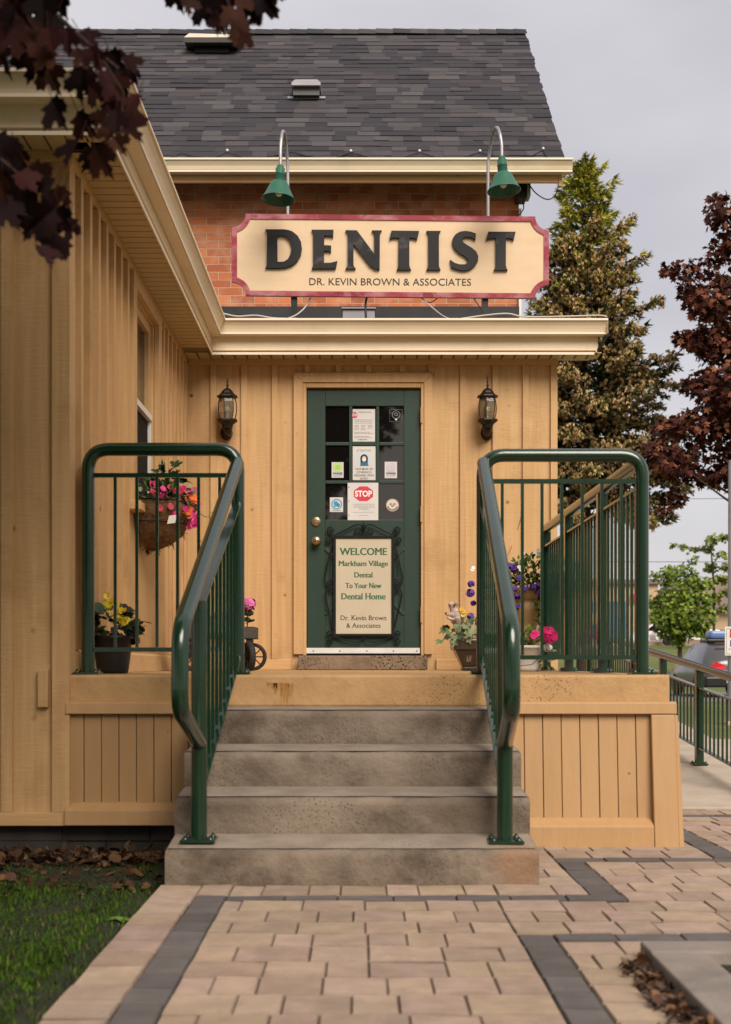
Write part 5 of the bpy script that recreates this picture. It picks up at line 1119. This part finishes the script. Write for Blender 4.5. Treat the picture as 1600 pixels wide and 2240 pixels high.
# spruce
rg = random.Random(21); YT = 26; base = at(1278, 0, YT); bx = base.x; gz = -.19; ztop = at(0, 345, YT).z
t = thing('spruce_tree', 'tall spruce laden with brown cones behind the porch', 'tree', (bx, YT, gz))
m = MB(); m.tube([(bx, YT, gz), (bx + .02, YT, 3), (bx - .02, YT, 6.5), (bx - .04, YT, ztop - .3)], [.17, .14, .085, .012], 12)
m.tube([(bx - .02, YT, 3.2), (bx - .4, YT - .2, 3.7), (bx - .8, YT - .3, 3.9)], [.02, .014, .005], 6)
for k in range(9): a = rg.random() * 6.28; z = rg.uniform(2.6, 4.3); m.tube([(bx, YT, z), (bx + math.cos(a) * .9, YT + math.sin(a) * .9, z + rg.uniform(-.1, .25))], [.022, .006], 6)
m.build('trunk', M['bark'], t)
m = MB(); mc = MB()
def tuft(mb, p_, d, s_, col, n=6, wv=.16):
    d = Vector(d).normalized(); 
    for _ in range(n):
        e = (d + rv(rg) * .75).normalized(); sd_ = e.cross(rv(rg)).normalized() * s_ * wv
        mb.raw([p_ - sd_, p_ + sd_, p_ + e * s_], [(0, 1, 2)], shade_(col, .25, rg))
z = 4.15
while z < ztop:
    fr = (ztop - z) / (ztop - 4.1); Lm = .17 + 2.3 * fr ** .82; nb = int(7 + 4 * fr); Lm *= 1 + .22 * noise.noise((z * 2.2, 3, 1))
    for k in range(nb):
        a = 2 * math.pi * (k + rg.random() * .8) / nb; L_ = Lm * rg.uniform(.5, 1.16); zz = z + rg.uniform(-.12, .12); dr = Vector((math.cos(a), math.sin(a), 0)); rise = .28 * (1 - fr) + rg.uniform(-.08, .1); drop = .42 * fr
        P = [Vector((bx - .02, YT, zz)) + dr * L_ * u + Vector((0, 0, L_ * (rise * u - drop * u * u + .16 * u ** 4))) for u in (0, .25, .5, .75, 1)]
        m.tube(P, [.02, .016, .011, .007, .003], 4, False, (.022, .016, .012)); ns = int(9 + 19 * L_)
        for j in range(ns):
            u = .16 + .84 * (j + rg.random()) / ns; i = min(3, int(u * 4)); q = P[i].lerp(P[i + 1], u * 4 - i); sdv = Vector((-dr.y, dr.x, 0)) * rg.uniform(-1, 1) * .34 * (1.12 - u) * min(1, L_); q = q + sdv + Vector((0, 0, rg.uniform(-.13, .05) - abs(sdv.length) * .3))
            top = (1 - fr)
            cl = rg.choice([(.04, .06, .024), (.025, .038, .016), (.065, .085, .03)])
            if top > .72 or (top > .5 and rg.random() < .35): cl = rg.choice([(.50, .46, .06), (.36, .35, .05), (.13, .16, .045)])
            elif u > .75 and rg.random() < .45: cl = (.30, .30, .10)
            tuft(m, q, dr + Vector((0, 0, .15)) + sdv * 2, rg.uniform(.10, .19), cl, 7)
            if u > .35 and top < .76 and rg.random() < .8:
                for _ in range(5):
                    c0 = q + rv(rg) * .08 + Vector((0, 0, .03)); tuft(mc, c0, (0, 0, -1), .07, rg.choice([(.50, .33, .15), (.60, .42, .20), (.36, .22, .095)]), 6, .28)
    z += .235
cr = m.build('crown', M['foliage'], t); mc.build('cones', M['foliage'], cr)
# red maple on the right
def maple_crown(mb, blobs, n, size, cols, r, shape=STAR, fill=.5):
    tot = sum(b[3] ** 2 for b in blobs)
    for (x, y, z, rad) in blobs:
        for _ in range(int(n * rad ** 2 / tot)):
            v = rv(r); q = Vector((x, y, z)) + Vector((v.x, v.y, v.z * .78)) * rad * (r.random() ** fill)
            k = noise.noise(q * 1.3)
            if k < -.28: continue
            leaf(mb, q, Vector((v.x * .7, v.y * .7, -.45)) + rv(r) * .6, Vector((0, -.3, 1)) + rv(r) * .8, size * r.uniform(.65, 1.25), shade_(r.choice(cols), .35, r), shape, .2, .12)
rg = random.Random(5); YT = 24; mx_ = at(1690, 0, YT).x
t = thing('red_maple', 'dark red leaved maple reaching in from the right edge', 'tree', (mx_, YT, -.19))
m = MB(); m.tube([(mx_, YT, -.2), (mx_, YT, 2.4), (mx_ - .05, YT, 5.5), (mx_ - .1, YT, 8.6)], [.2, .16, .1, .02], 12)
bl = []
for px, py, rd, dy in ((1580, 470, 42, 0), (1572, 430, 22, .2), (1600, 540, 55, .3), (1560, 590, 48, -.4), (1500, 590, 36, -.3), (1468, 588, 22, 0), (1620, 650, 80, .4), (1550, 660, 50, -.5), (1515, 640, 34, .3), (1600, 760, 80, 0), (1535, 740, 42, .4), (1500, 740, 30, -.2), (1610, 850, 85, -.5), (1540, 840, 48, .3), (1600, 940, 85, .4), (1530, 930, 60, -.3), (1470, 940, 46, .3), (1440, 985, 34, 0), (1480, 1010, 50, -.4), (1550, 1010, 70, .3), (1600, 1040, 50, 0), (1470, 1085, 30, .2), (1455, 1120, 16, 0), (1680, 700, 140, .2), (1700, 900, 150, -.2), (1690, 520, 100, 0)):
    c = at(px, py, YT + dy); bl.append((c.x, c.y, c.z, rd * YT / F))
    if rd > 33: limb(m, (mx_, YT, max(2.6, c.z - 1.2)), c, .035, .006, rg, .08)
m.build('trunk', M['bark'], t)
m = MB(); maple_crown(m, bl, 11500, .135, [(.10, .030, .022), (.065, .022, .020), (.15, .05, .03), (.04, .015, .014), (.20, .08, .045)], rg); m.build('crown', M['maroonleaf'], t)
# round green tree on the bank
rg = random.Random(8); YT = 52; c0 = at(1487, 0, YT); t = thing('round_tree', 'small round bright green tree on the grass bank', 'tree', (c0.x, YT, hgt(YT)))
m = MB(); m.tube([(c0.x, YT, hgt(YT) - .1), (c0.x + .02, YT, 1.6), (c0.x, YT, 2.6)], [.10, .085, .06], 10); bl = []
for px, py, rd in ((1487, 1300, 45), (1450, 1310, 32), (1530, 1310, 34), (1480, 1345, 55), (1530, 1350, 38), (1445, 1350, 32), (1435, 1260, 14), (1465, 1250, 20), (1512, 1262, 24), (1508, 1222, 18), (1490, 1255, 30), (1470, 1270, 26), (1530, 1275, 24), (1550, 1330, 18), (1425, 1320, 16), (1500, 1375, 36), (1460, 1380, 26), (1530, 1378, 22), (1485, 1400, 20)):
    c = at(px, py, YT + rg.uniform(-.5, .5)); bl.append((c.x, c.y, c.z, rd * YT / F)); limb(m, (c0.x, YT, 1.7), c, .03, .006, rg, .05)
m.build('trunk', M['bark'], t); m = MB(); maple_crown(m, bl, 4600, .16, [(.17, .24, .02), (.11, .18, .016), (.24, .31, .03), (.06, .10, .012)], rg); m.build('crown', M['foliage'], t)
YT = 70; c0 = at(1562, 0, YT); t = thing('locust_tree', 'thin airy green tree with sparse tiered branches behind the round tree', 'tree', (c0.x, YT, hgt(YT)))
m = MB(); m.tube([(c0.x, YT, hgt(YT) - .1), (c0.x, YT, 5), (c0.x - .2, YT, 7.6)], [.09, .07, .02], 8); bl = []
for px, py, rd in ((1560, 1180, 16), (1585, 1175, 12), (1545, 1200, 16), (1575, 1215, 16), (1590, 1240, 14), (1520, 1200, 10), (1495, 1195, 10), (1475, 1192, 8), (1555, 1240, 18), (1580, 1265, 18), (1545, 1275, 18), (1590, 1295, 16), (1560, 1310, 20), (1540, 1330, 16), (1585, 1330, 16)):
    c = at(px, py, YT + rg.uniform(-.6, .6)); bl.append((c.x, c.y, c.z, rd * YT / F)); limb(m, (c0.x, YT, c.z - .35), c, .03, .008, rg, .08)
m.build('trunk', M['bark'], t); m = MB(); maple_crown(m, bl, 1700, .19, [(.19, .22, .03), (.13, .16, .025), (.25, .27, .05)], rg, fill=.7); m.build('crown', M['foliage'], t)

# foreground maple: branch tips hang into the picture, the crown above shades the wing
rg = random.Random(12)
t = thing('maple_tree', 'dark maroon maple whose leafy twigs hang in at the upper left', 'tree', (-3.1, 1.9, -.04))
m = MB(); m.tube([(-3.1, 1.9, -.05), (-3.05, 1.95, 1.8), (-2.9, 2.2, 3.4), (-2.2, 2.7, 5.2)], [.19, .16, .13, .05], 14)
limb(m, (-2.95, 2.1, 3.0), (-1.5, 3.2, 3.5), .07, .02, rg, .05); limb(m, (-2.9, 2.2, 3.4), (-.4, 3.3, 4.8), .08, .02, rg, .05); limb(m, (-2.8, 2.4, 4.2), (-1.0, 2.4, 5.4), .07, .02, rg, .05); limb(m, (-2.95, 2.1, 2.8), (-1.6, 2.9, 2.75), .045, .012, rg, .03); limb(m, (-1.5, 3.2, 3.5), (-.3, 3.1, 2.9), .02, .006, rg, .05)
def twig(pts, r0=.0045): m.tube(pts, [r0 * (1 - .6 * i / (len(pts) - 1)) for i in range(len(pts))], 6)
YL = 3.05
twig([(-1.6, 2.9, 2.75), at(20, -60, YL), at(110, 20, YL), at(170, 75, YL), at(215, 115, YL), at(260, 150, YL)], .008); twig([at(215, 115, YL), at(270, 200, YL), at(265, 300, YL - .05), at(225, 340, YL)], .003); twig([(-1.6, 2.9, 2.75), at(-60, 200, YL), at(-20, 330, YL), at(40, 380, YL), at(90, 410, YL), at(130, 480, YL)], .006); twig([(-.3, 3.1, 2.9), at(480, -60, YL), at(500, 10, YL), at(530, 60, YL)], .004); twig([at(480, -60, YL), at(420, 0, YL)], .003)
m.build('trunk', M['bark'], t)
m = MB()
MC = [(.020, .005, .006), (.013, .004, .005), (.030, .008, .007), (.009, .0035, .004), (.042, .014, .009)]
def hang(px, py, size, ang=None, Y=None):
    """leaf whose middle sits at this place: petiole above, tip drooping"""
    Y = Y or YL + rg.uniform(-.22, .22); a = R(ang if ang is not None else rg.uniform(-50, 50)); d = Vector((math.sin(a), rg.uniform(-.25, .25), -math.cos(a))); s_ = size * Y / F
    b = at(px, py, Y) - d.normalized() * s_ * .45; nrm = Vector((rg.uniform(-1.3, 1.3), -1, rg.uniform(-.1, .7))); s_ *= .9; leaf(m, b, d, nrm, s_, shade_(rg.choice(MC), .3, rg), MAPLE, rg.uniform(-.1, .5), rg.uniform(.1, .75))
    m.tube([b, b - d.normalized() * s_ * .35 + Vector((0, 0, .012))], .0011, 4, False, (.05, .015, .015))
for px, py, sz in ((30, 20, 110), (60, 60, 100), (15, 80, 110), (95, 20, 90), (40, 120, 90), (80, 95, 105), (10, 130, 80), (110, 60, 90), (75, 150, 90), (95, 130, 80), (130, 15, 60), (140, 8, 45), (112, 90, 70), (60, 30, 90), (20, 45, 90)): hang(px, py, sz)
for px, py, sz in ((148, 92, 72), (196, 88, 68), (172, 130, 58), (205, 125, 60), (235, 140, 66), (258, 135, 70), (268, 165, 70), (285, 145, 62), (292, 165, 50), (230, 175, 60), (255, 195, 80), (275, 205, 78), (240, 215, 80), (112, 170, 86), (175, 190, 84), (185, 170, 70), (215, 205, 70), (130, 250, 96), (268, 240, 70), (255, 270, 70), (215, 262, 56), (190, 275, 84), (285, 290, 90), (290, 250, 60), (235, 295, 60), (160, 335, 96), (195, 350, 70), (225, 355, 100), (262, 320, 60), (240, 240, 60), (292, 225, 60)): hang(px, py, sz)
for px, py, sz in ((10, 330, 100), (20, 380, 100), (5, 410, 90), (35, 430, 95), (60, 400, 80), (85, 390, 80), (100, 420, 86), (75, 440, 95), (50, 470, 95), (110, 450, 84), (90, 480, 95), (130, 430, 60), (140, 480, 80), (105, 510, 88), (70, 500, 80), (20, 470, 95), (125, 545, 80), (100, 560, 80), (150, 500, 66), (10, 440, 90), (45, 350, 70)): hang(px, py, sz)
for px, py, sz in ((390, 0, 66), (405, 14, 66), (440, 8, 90), (475, 20, 100), (450, 30, 80), (500, 25, 105), (520, 10, 90), (545, 20, 86), (565, 18, 90), (585, 6, 70), (515, 45, 90), (480, 45, 60), (555, 38, 50), (528, 78, 70), (600, -10, 60), (530, 90, 60), (420, -10, 80), (460, -15, 90)): hang(px, py, sz, None if py != 78 else 70)
# crown overhead and to the left, out of the frame
for _ in range(5200):
    v = rv(rg); q = Vector((-2.1, 3.5, 2.7)) + Vector((v.x * 1.2, v.y * 1.5, v.z * 1.7)) * rg.random() ** .45
    if q.x > -.2754 * q.y - .16 or q.y > 5.3 or q.z < .75: continue
    leaf(m, q, Vector((v.x, v.y, -.5)) + rv(rg) * .5, Vector((0, 0, 1)) + rv(rg) * .6, rg.uniform(.09, .15), shade_(rg.choice(MC), .3, rg), STAR)
for _ in range(17000):
    v = rv(rg); q = Vector((-1.2, 2.95, 4.35)) + Vector((v.x * 1.75, v.y * 1.5, v.z * 1.45)) * rg.random() ** .45
    if q.z < 2.65 + (q.y - 3.5) * .51 + .25: continue
    leaf(m, q, Vector((v.x, v.y, -.5)) + rv(rg) * .5, Vector((0, 0, 1)) + rv(rg) * .6, rg.uniform(.09, .15), shade_(rg.choice(MC), .3, rg), STAR)
m.build('crown', M['maroonleaf'], t)

# trees across the street, behind the viewer: seen in the door glass
rg = random.Random(31)
for k, (x_, y_, h_, lb_) in enumerate(((-9, -15, 9, 'broad green street tree reflected in the upper left door panes'), (-3.2, -17, 7.5, 'green street tree reflected in the middle of the door glass'), (3.5, -19, 5.5, 'low green street tree reflected in the right door panes'), (10, -17, 6.5, 'green street tree behind the viewer to the right'), (-16, -13, 8, 'green street tree behind the viewer, far left'), (17, -15, 7, 'green street tree behind the viewer, far right'))):
    t = thing('street_tree', lb_, 'tree', (x_, y_, -.06), 'street trees behind the viewer')
    m = MB(); m.tube([(x_, y_, -.1), (x_, y_, h_ * .3), (x_ + .1, y_, h_ * .7)], [.22, .17, .06], 10); bl = []
    for _ in range(9): c = Vector((x_ + rg.uniform(-2.4, 2.4), y_ + rg.uniform(-2, 2), h_ * rg.uniform(.32, .85))); bl.append((c.x, c.y, c.z, rg.uniform(1.2, 2.0))); limb(m, (x_, y_, h_ * .3), c, .06, .015, rg, .08)
    m.build('trunk', M['bark'], t); m = MB(); maple_crown(m, bl, 1500, .5, GRN + DGRN, rg); m.build('crown', M['foliage'], t)

# ------------------------------------------------------------------ far street
YZ = 95; bz = 1.80
t = thing('plaza_building', 'long beige stucco plaza with brown roof beyond the car park', 'building', (20, YZ, bz))
fx = lambda px: at(px, 0, YZ).x; fz = lambda py: at(0, py, YZ).z
m = MB(); m.box(fx(1000), fx(1440), YZ, YZ + 12, bz - .2, fz(1278)); m.box(fx(1440) + .01, fx(1800), YZ - 1.5, YZ + 12, bz - .2, fz(1338)); m.box(fx(1440) + .011, fx(1800), YZ - 1.53, YZ - 1.501, fz(1340), fz(1330), (1.1,) * 3); m.build('wall', M['stucco'], t)
m = MB(); m.box(fx(1441), fx(1800), YZ - 1.56, YZ - 1.503, bz - .2, fz(1378)); m.build('brick_band', M['pinkbrick'], t)
m = MB(); q = lambda px, py, Y: (at(px, 0, YZ).x, Y, fz(py))
m.hexa([q(1436, 1336, YZ - 2.3), q(1800, 1336, YZ - 2.3), q(1800, 1336, YZ + 10), q(1436, 1336, YZ + 10), q(1436, 1330, YZ - 2.3), q(1800, 1330, YZ - 2.3), q(1800, 1262, YZ + 5), q(1500, 1262, YZ + 5)]); m.box(fx(1000), fx(1440) + .2, YZ - .3, YZ + 12, fz(1278) + .01, fz(1268)); m.build('roof', M['brownroof'], t)
for a_, b_ in ((1283, 1312), (1324, 1369)):
    m = MB(); m.box(fx(a_), fx(b_), YZ - .12, YZ - .002, fz(1396), fz(1316)); m.build('window', M['bluepanel'], t)
m = MB(); m.box(fx(1380), fx(1391), YZ - .3, YZ - .01, fz(1316), fz(1300)); m.build('shop_lamp', M['red'], t)
m = MB(); m.box(fx(1290), fx(1306), YZ - .2, YZ - .121, fz(1366), fz(1342)); m.build('poster', M['stucco'], t)
def sedan(px, py, L_, label, paint, Y, flip=1, kind='car'):
    t = thing('parked_car', label, 'car', at(px, 0, Y) * Vector((1, 1, 0)) if False else (at(px, 0, Y).x, Y, 1.83), 'white cars in the far car park'); x0 = at(px, 0, Y).x; z0 = 1.83; W = .85
    prof = [(-2.2, .35), (-2.25, .7), (-2.0, .88), (-1.2, .98), (-.55, 1.42), (.7, 1.46), (1.5, 1.02), (2.1, .95), (2.25, .6), (2.2, .35)]
    m = MB(); m.prism([(x0 + flip * a * L_, z0 + b) for a, b in prof][::flip], None, Y - W, Y + W); m.build('body', M[paint], t, fix=True, bevel=.05)
    m = MB(); m.prism([(x0 + flip * a * L_, z0 + b) for a, b in [(-1.02, 1.02), (-.5, 1.37), (.62, 1.40), (1.25, 1.04)]][::flip], None, Y - W - .012, Y - W - .001); m.build('window', M['glass'], t, fix=True)
    for dx in (-1.4, 1.4):
        m = MB(); m.lathe((x0 + dx * L_, Y - W + .1, z0 + .32), [(0, 0), (.31, 0), (.33, .03), (.33, .16), (.3, .19), (0, .19)], 18, ax=(0, -1, 0)); m.build('wheel', M['rubber'], t)
sedan(1500, 0, .9, 'white car parked behind the round tree trunk', 'whitecar', 79, 1)
sedan(1440, 0, .82, 'pale car half hidden behind the green corner post', 'whitecar', 84, -1)
# dark grey hatchback seen from behind
YK = 37; kx0 = at(1538, 0, YK).x; gz = -.172
t = thing('parked_car', 'dark grey car with red tail light and blue capped roof box', 'car', (kx0 + .9, YK, gz)); z = lambda py: at(0, py, YK).z; X = lambda px: at(px, 0, YK).x
m = MB(); W = 1.82
secs = []      # cross sections from rear bumper forward: (y, z_low, z_belt, z_roof, half width low, belt, roof)
for y_, zl, zbt, zr, hw, hb, hr in ((0, .42, .78, .95, .78, .80, .74), (.08, .35, .85, 1.10, .88, .88, .78), (.35, .30, .92, 1.42, .91, .90, .66), (.8, .28, .95, 1.56, .92, .91, .62), (2.0, .28, .95, 1.58, .92, .91, .62), (2.8, .28, .95, 1.45, .92, .91, .58), (3.4, .3, .95, 1.0, .91, .89, .6), (4.2, .35, .75, .8, .85, .8, .6)):
    cx = kx0 + .92; secs.append([(cx - hw, YK + y_, gz + zl), (cx - hw - .01, YK + y_, gz + (zl + zbt) / 2), (cx - hb, YK + y_, gz + zbt), (cx - hr, YK + y_, gz + zr), (cx + hr, YK + y_, gz + zr), (cx + hb, YK + y_, gz + zbt), (cx + hw + .01, YK + y_, gz + (zl + zbt) / 2), (cx + hw, YK + y_, gz + zl)])
vs = [p_ for s2 in secs for p_ in s2]; fs = []
for i in range(len(secs) - 1):
    for k in range(8): fs.append((i * 8 + k, i * 8 + (k + 1) % 8, (i + 1) * 8 + (k + 1) % 8, (i + 1) * 8 + k))
fs += [tuple(range(7, -1, -1)), tuple(range((len(secs) - 1) * 8, len(secs) * 8))]; m.raw(vs, fs, None, True); m.build('body', M['carpaint'], t, fix=True)
cx = kx0 + .92
m = MB(); m.hexa([(cx - .62, YK + .05, gz + 1.0), (cx + .62, YK + .05, gz + 1.0), (cx + .62, YK + .12, gz + 1.0), (cx - .62, YK + .12, gz + 1.0), (cx - .5, YK + .34, gz + 1.42), (cx + .5, YK + .34, gz + 1.42), (cx + .5, YK + .4, gz + 1.42), (cx - .5, YK + .4, gz + 1.42)]); m.build('rear_window', M['glass'], t)
for s2 in (-1, 1):
    m = MB(); m.hexa([(cx + s2 * .80, YK - .01, gz + .80), (cx + s2 * .28, YK - .04, gz + .80), (cx + s2 * .28, YK + .06, gz + .80), (cx + s2 * .80, YK + .12, gz + .80), (cx + s2 * .55, YK + .0, gz + 1.03), (cx + s2 * .28, YK - .0, gz + .92), (cx + s2 * .28, YK + .08, gz + .92), (cx + s2 * .55, YK + .12, gz + 1.03)]); m.build('tail_light', M['red'], t, fix=True)
m = MB(); m.box(cx - .78, cx + .78, YK - .03, YK + .02, gz + .765, gz + .79); m.build('chrome_strip', M['grey'], t)
m = MB(); m.box(cx - .86, cx + .86, YK - .06, YK + .1, gz + .30, gz + .60); m.build('bumper', M['black'], t, bevel=.05)
m = MB(); m.box(cx - .26, cx + .26, YK - .085, YK - .061, gz + .42, gz + .54); m.build('number_plate', M['white'], t)
for s2 in (-1, 1):
    for y_ in (.75, 3.3):
        m = MB(); m.lathe((cx + s2 * .72, YK + y_, gz + .33), [(0, 0), (.3, 0), (.33, .04), (.33, .2), (.3, .22), (0, .22)], 20, ax=(s2, 0, 0)); m.build('wheel', M['rubber'], t)
m = MB(); m.box(cx - .60, cx + .3, YK + .7, YK + 1.6, gz + 1.585, gz + 1.68); m.build('roof_bar', M['black'], t, bevel=.03)
m = MB(); m.box(cx - .50, cx + .15, YK + .8, YK + 1.4, gz + 1.685, gz + 1.93); m.build('roof_box', M['bluelens'], t, bevel=.08)
# light pole with parking sign
YO = 21; t = thing('lamp_post', 'pale grey steel lamp post at the right edge', 'lamp post', (at(1602, 0, YO).x, YO, -.18)); m = MB(); c = at(1602, 0, YO).x
m.tube([(c, YO, -.2), (c, YO, at(0, 1170, YO).z - 0 + 1.2)], [.075, .06], 16); m.build('pole', M['grey'], t); m = MB(); m.box(c - .12, c + .12, YO - .12, YO + .12, -.2, -.12); m.build('base', M['pale'], t, bevel=.02)
m = MB(); zt_ = at(0, 1170, YO).z + 1.2; m.tube([(c, YO, zt_ - .05), (c + .5, YO, zt_ + .12), (c + .9, YO, zt_ + .14)], .03, 10); m.box(c + .8, c + 1.35, YO - .12, YO + .12, zt_ + .08, zt_ + .18); m.build('lamp_head', M['grey'], t)
YO -= .1; t = thing('parking_sign', 'white parking sign with red and blue symbols fixed to the lamp post', 'sign', at(1610, 1432, YO))
a = at(1586, 1371, YO); b = at(1630, 1434, YO); m = MB(); m.box(a.x, b.x, YO - .004, YO + .004, b.z, a.z); m.build('panel', M['white'], t, bevel=.003)
m = MB(); yq = YO - .006
for x0, y0_, x1, y1_, cl in ((1589.5, 1375, 1628, 1376, (.1,) * 3), (1589.5, 1430, 1628, 1431, (.1,) * 3), (1589.5, 1375, 1590.3, 1431, (.1,) * 3), (1597, 1376.5, 1619, 1395, (.45, .02, .03)), (1597.5, 1400, 1619, 1414.5, (.04, .06, .3))):
    p0 = at(x0, y0_, yq); p1 = at(x1, y1_, yq); m.face([(p0.x, yq, p1.z), (p1.x, yq, p1.z), (p1.x, yq, p0.z), (p0.x, yq, p0.z)], cl)
disc(m, 1608, 1386, 8, yq - .001, (.72,) * 3, r2=5.6); disc(m, 1607, 1408, 5, yq - .001, (.72,) * 3, r2=3.4); text_mb(m, 'BY PERMIT ONLY', 1608, 1422, yq, width=26, cap=4, col=(.1,) * 3); m.build('print', M['paint'], t)
# overhead wires
for zz, Y, lb_ in ((1226, 62, 'single dark overhead wire above the round tree'), (1093, 64, 'faint upper overhead wire behind the red maple')):
    m = MB(); p0 = at(900, zz - 2, Y); p1 = at(1900, zz + (2 if zz > 1200 else -6), Y); n = 14; m.tube([p0.lerp(p1, k / n) - Vector((0, 0, .06 * math.sin(math.pi * k / n))) for k in range(n + 1)], .014, 5); tag(m.build('overhead_wire', M['cable']), lb_, 'wire')
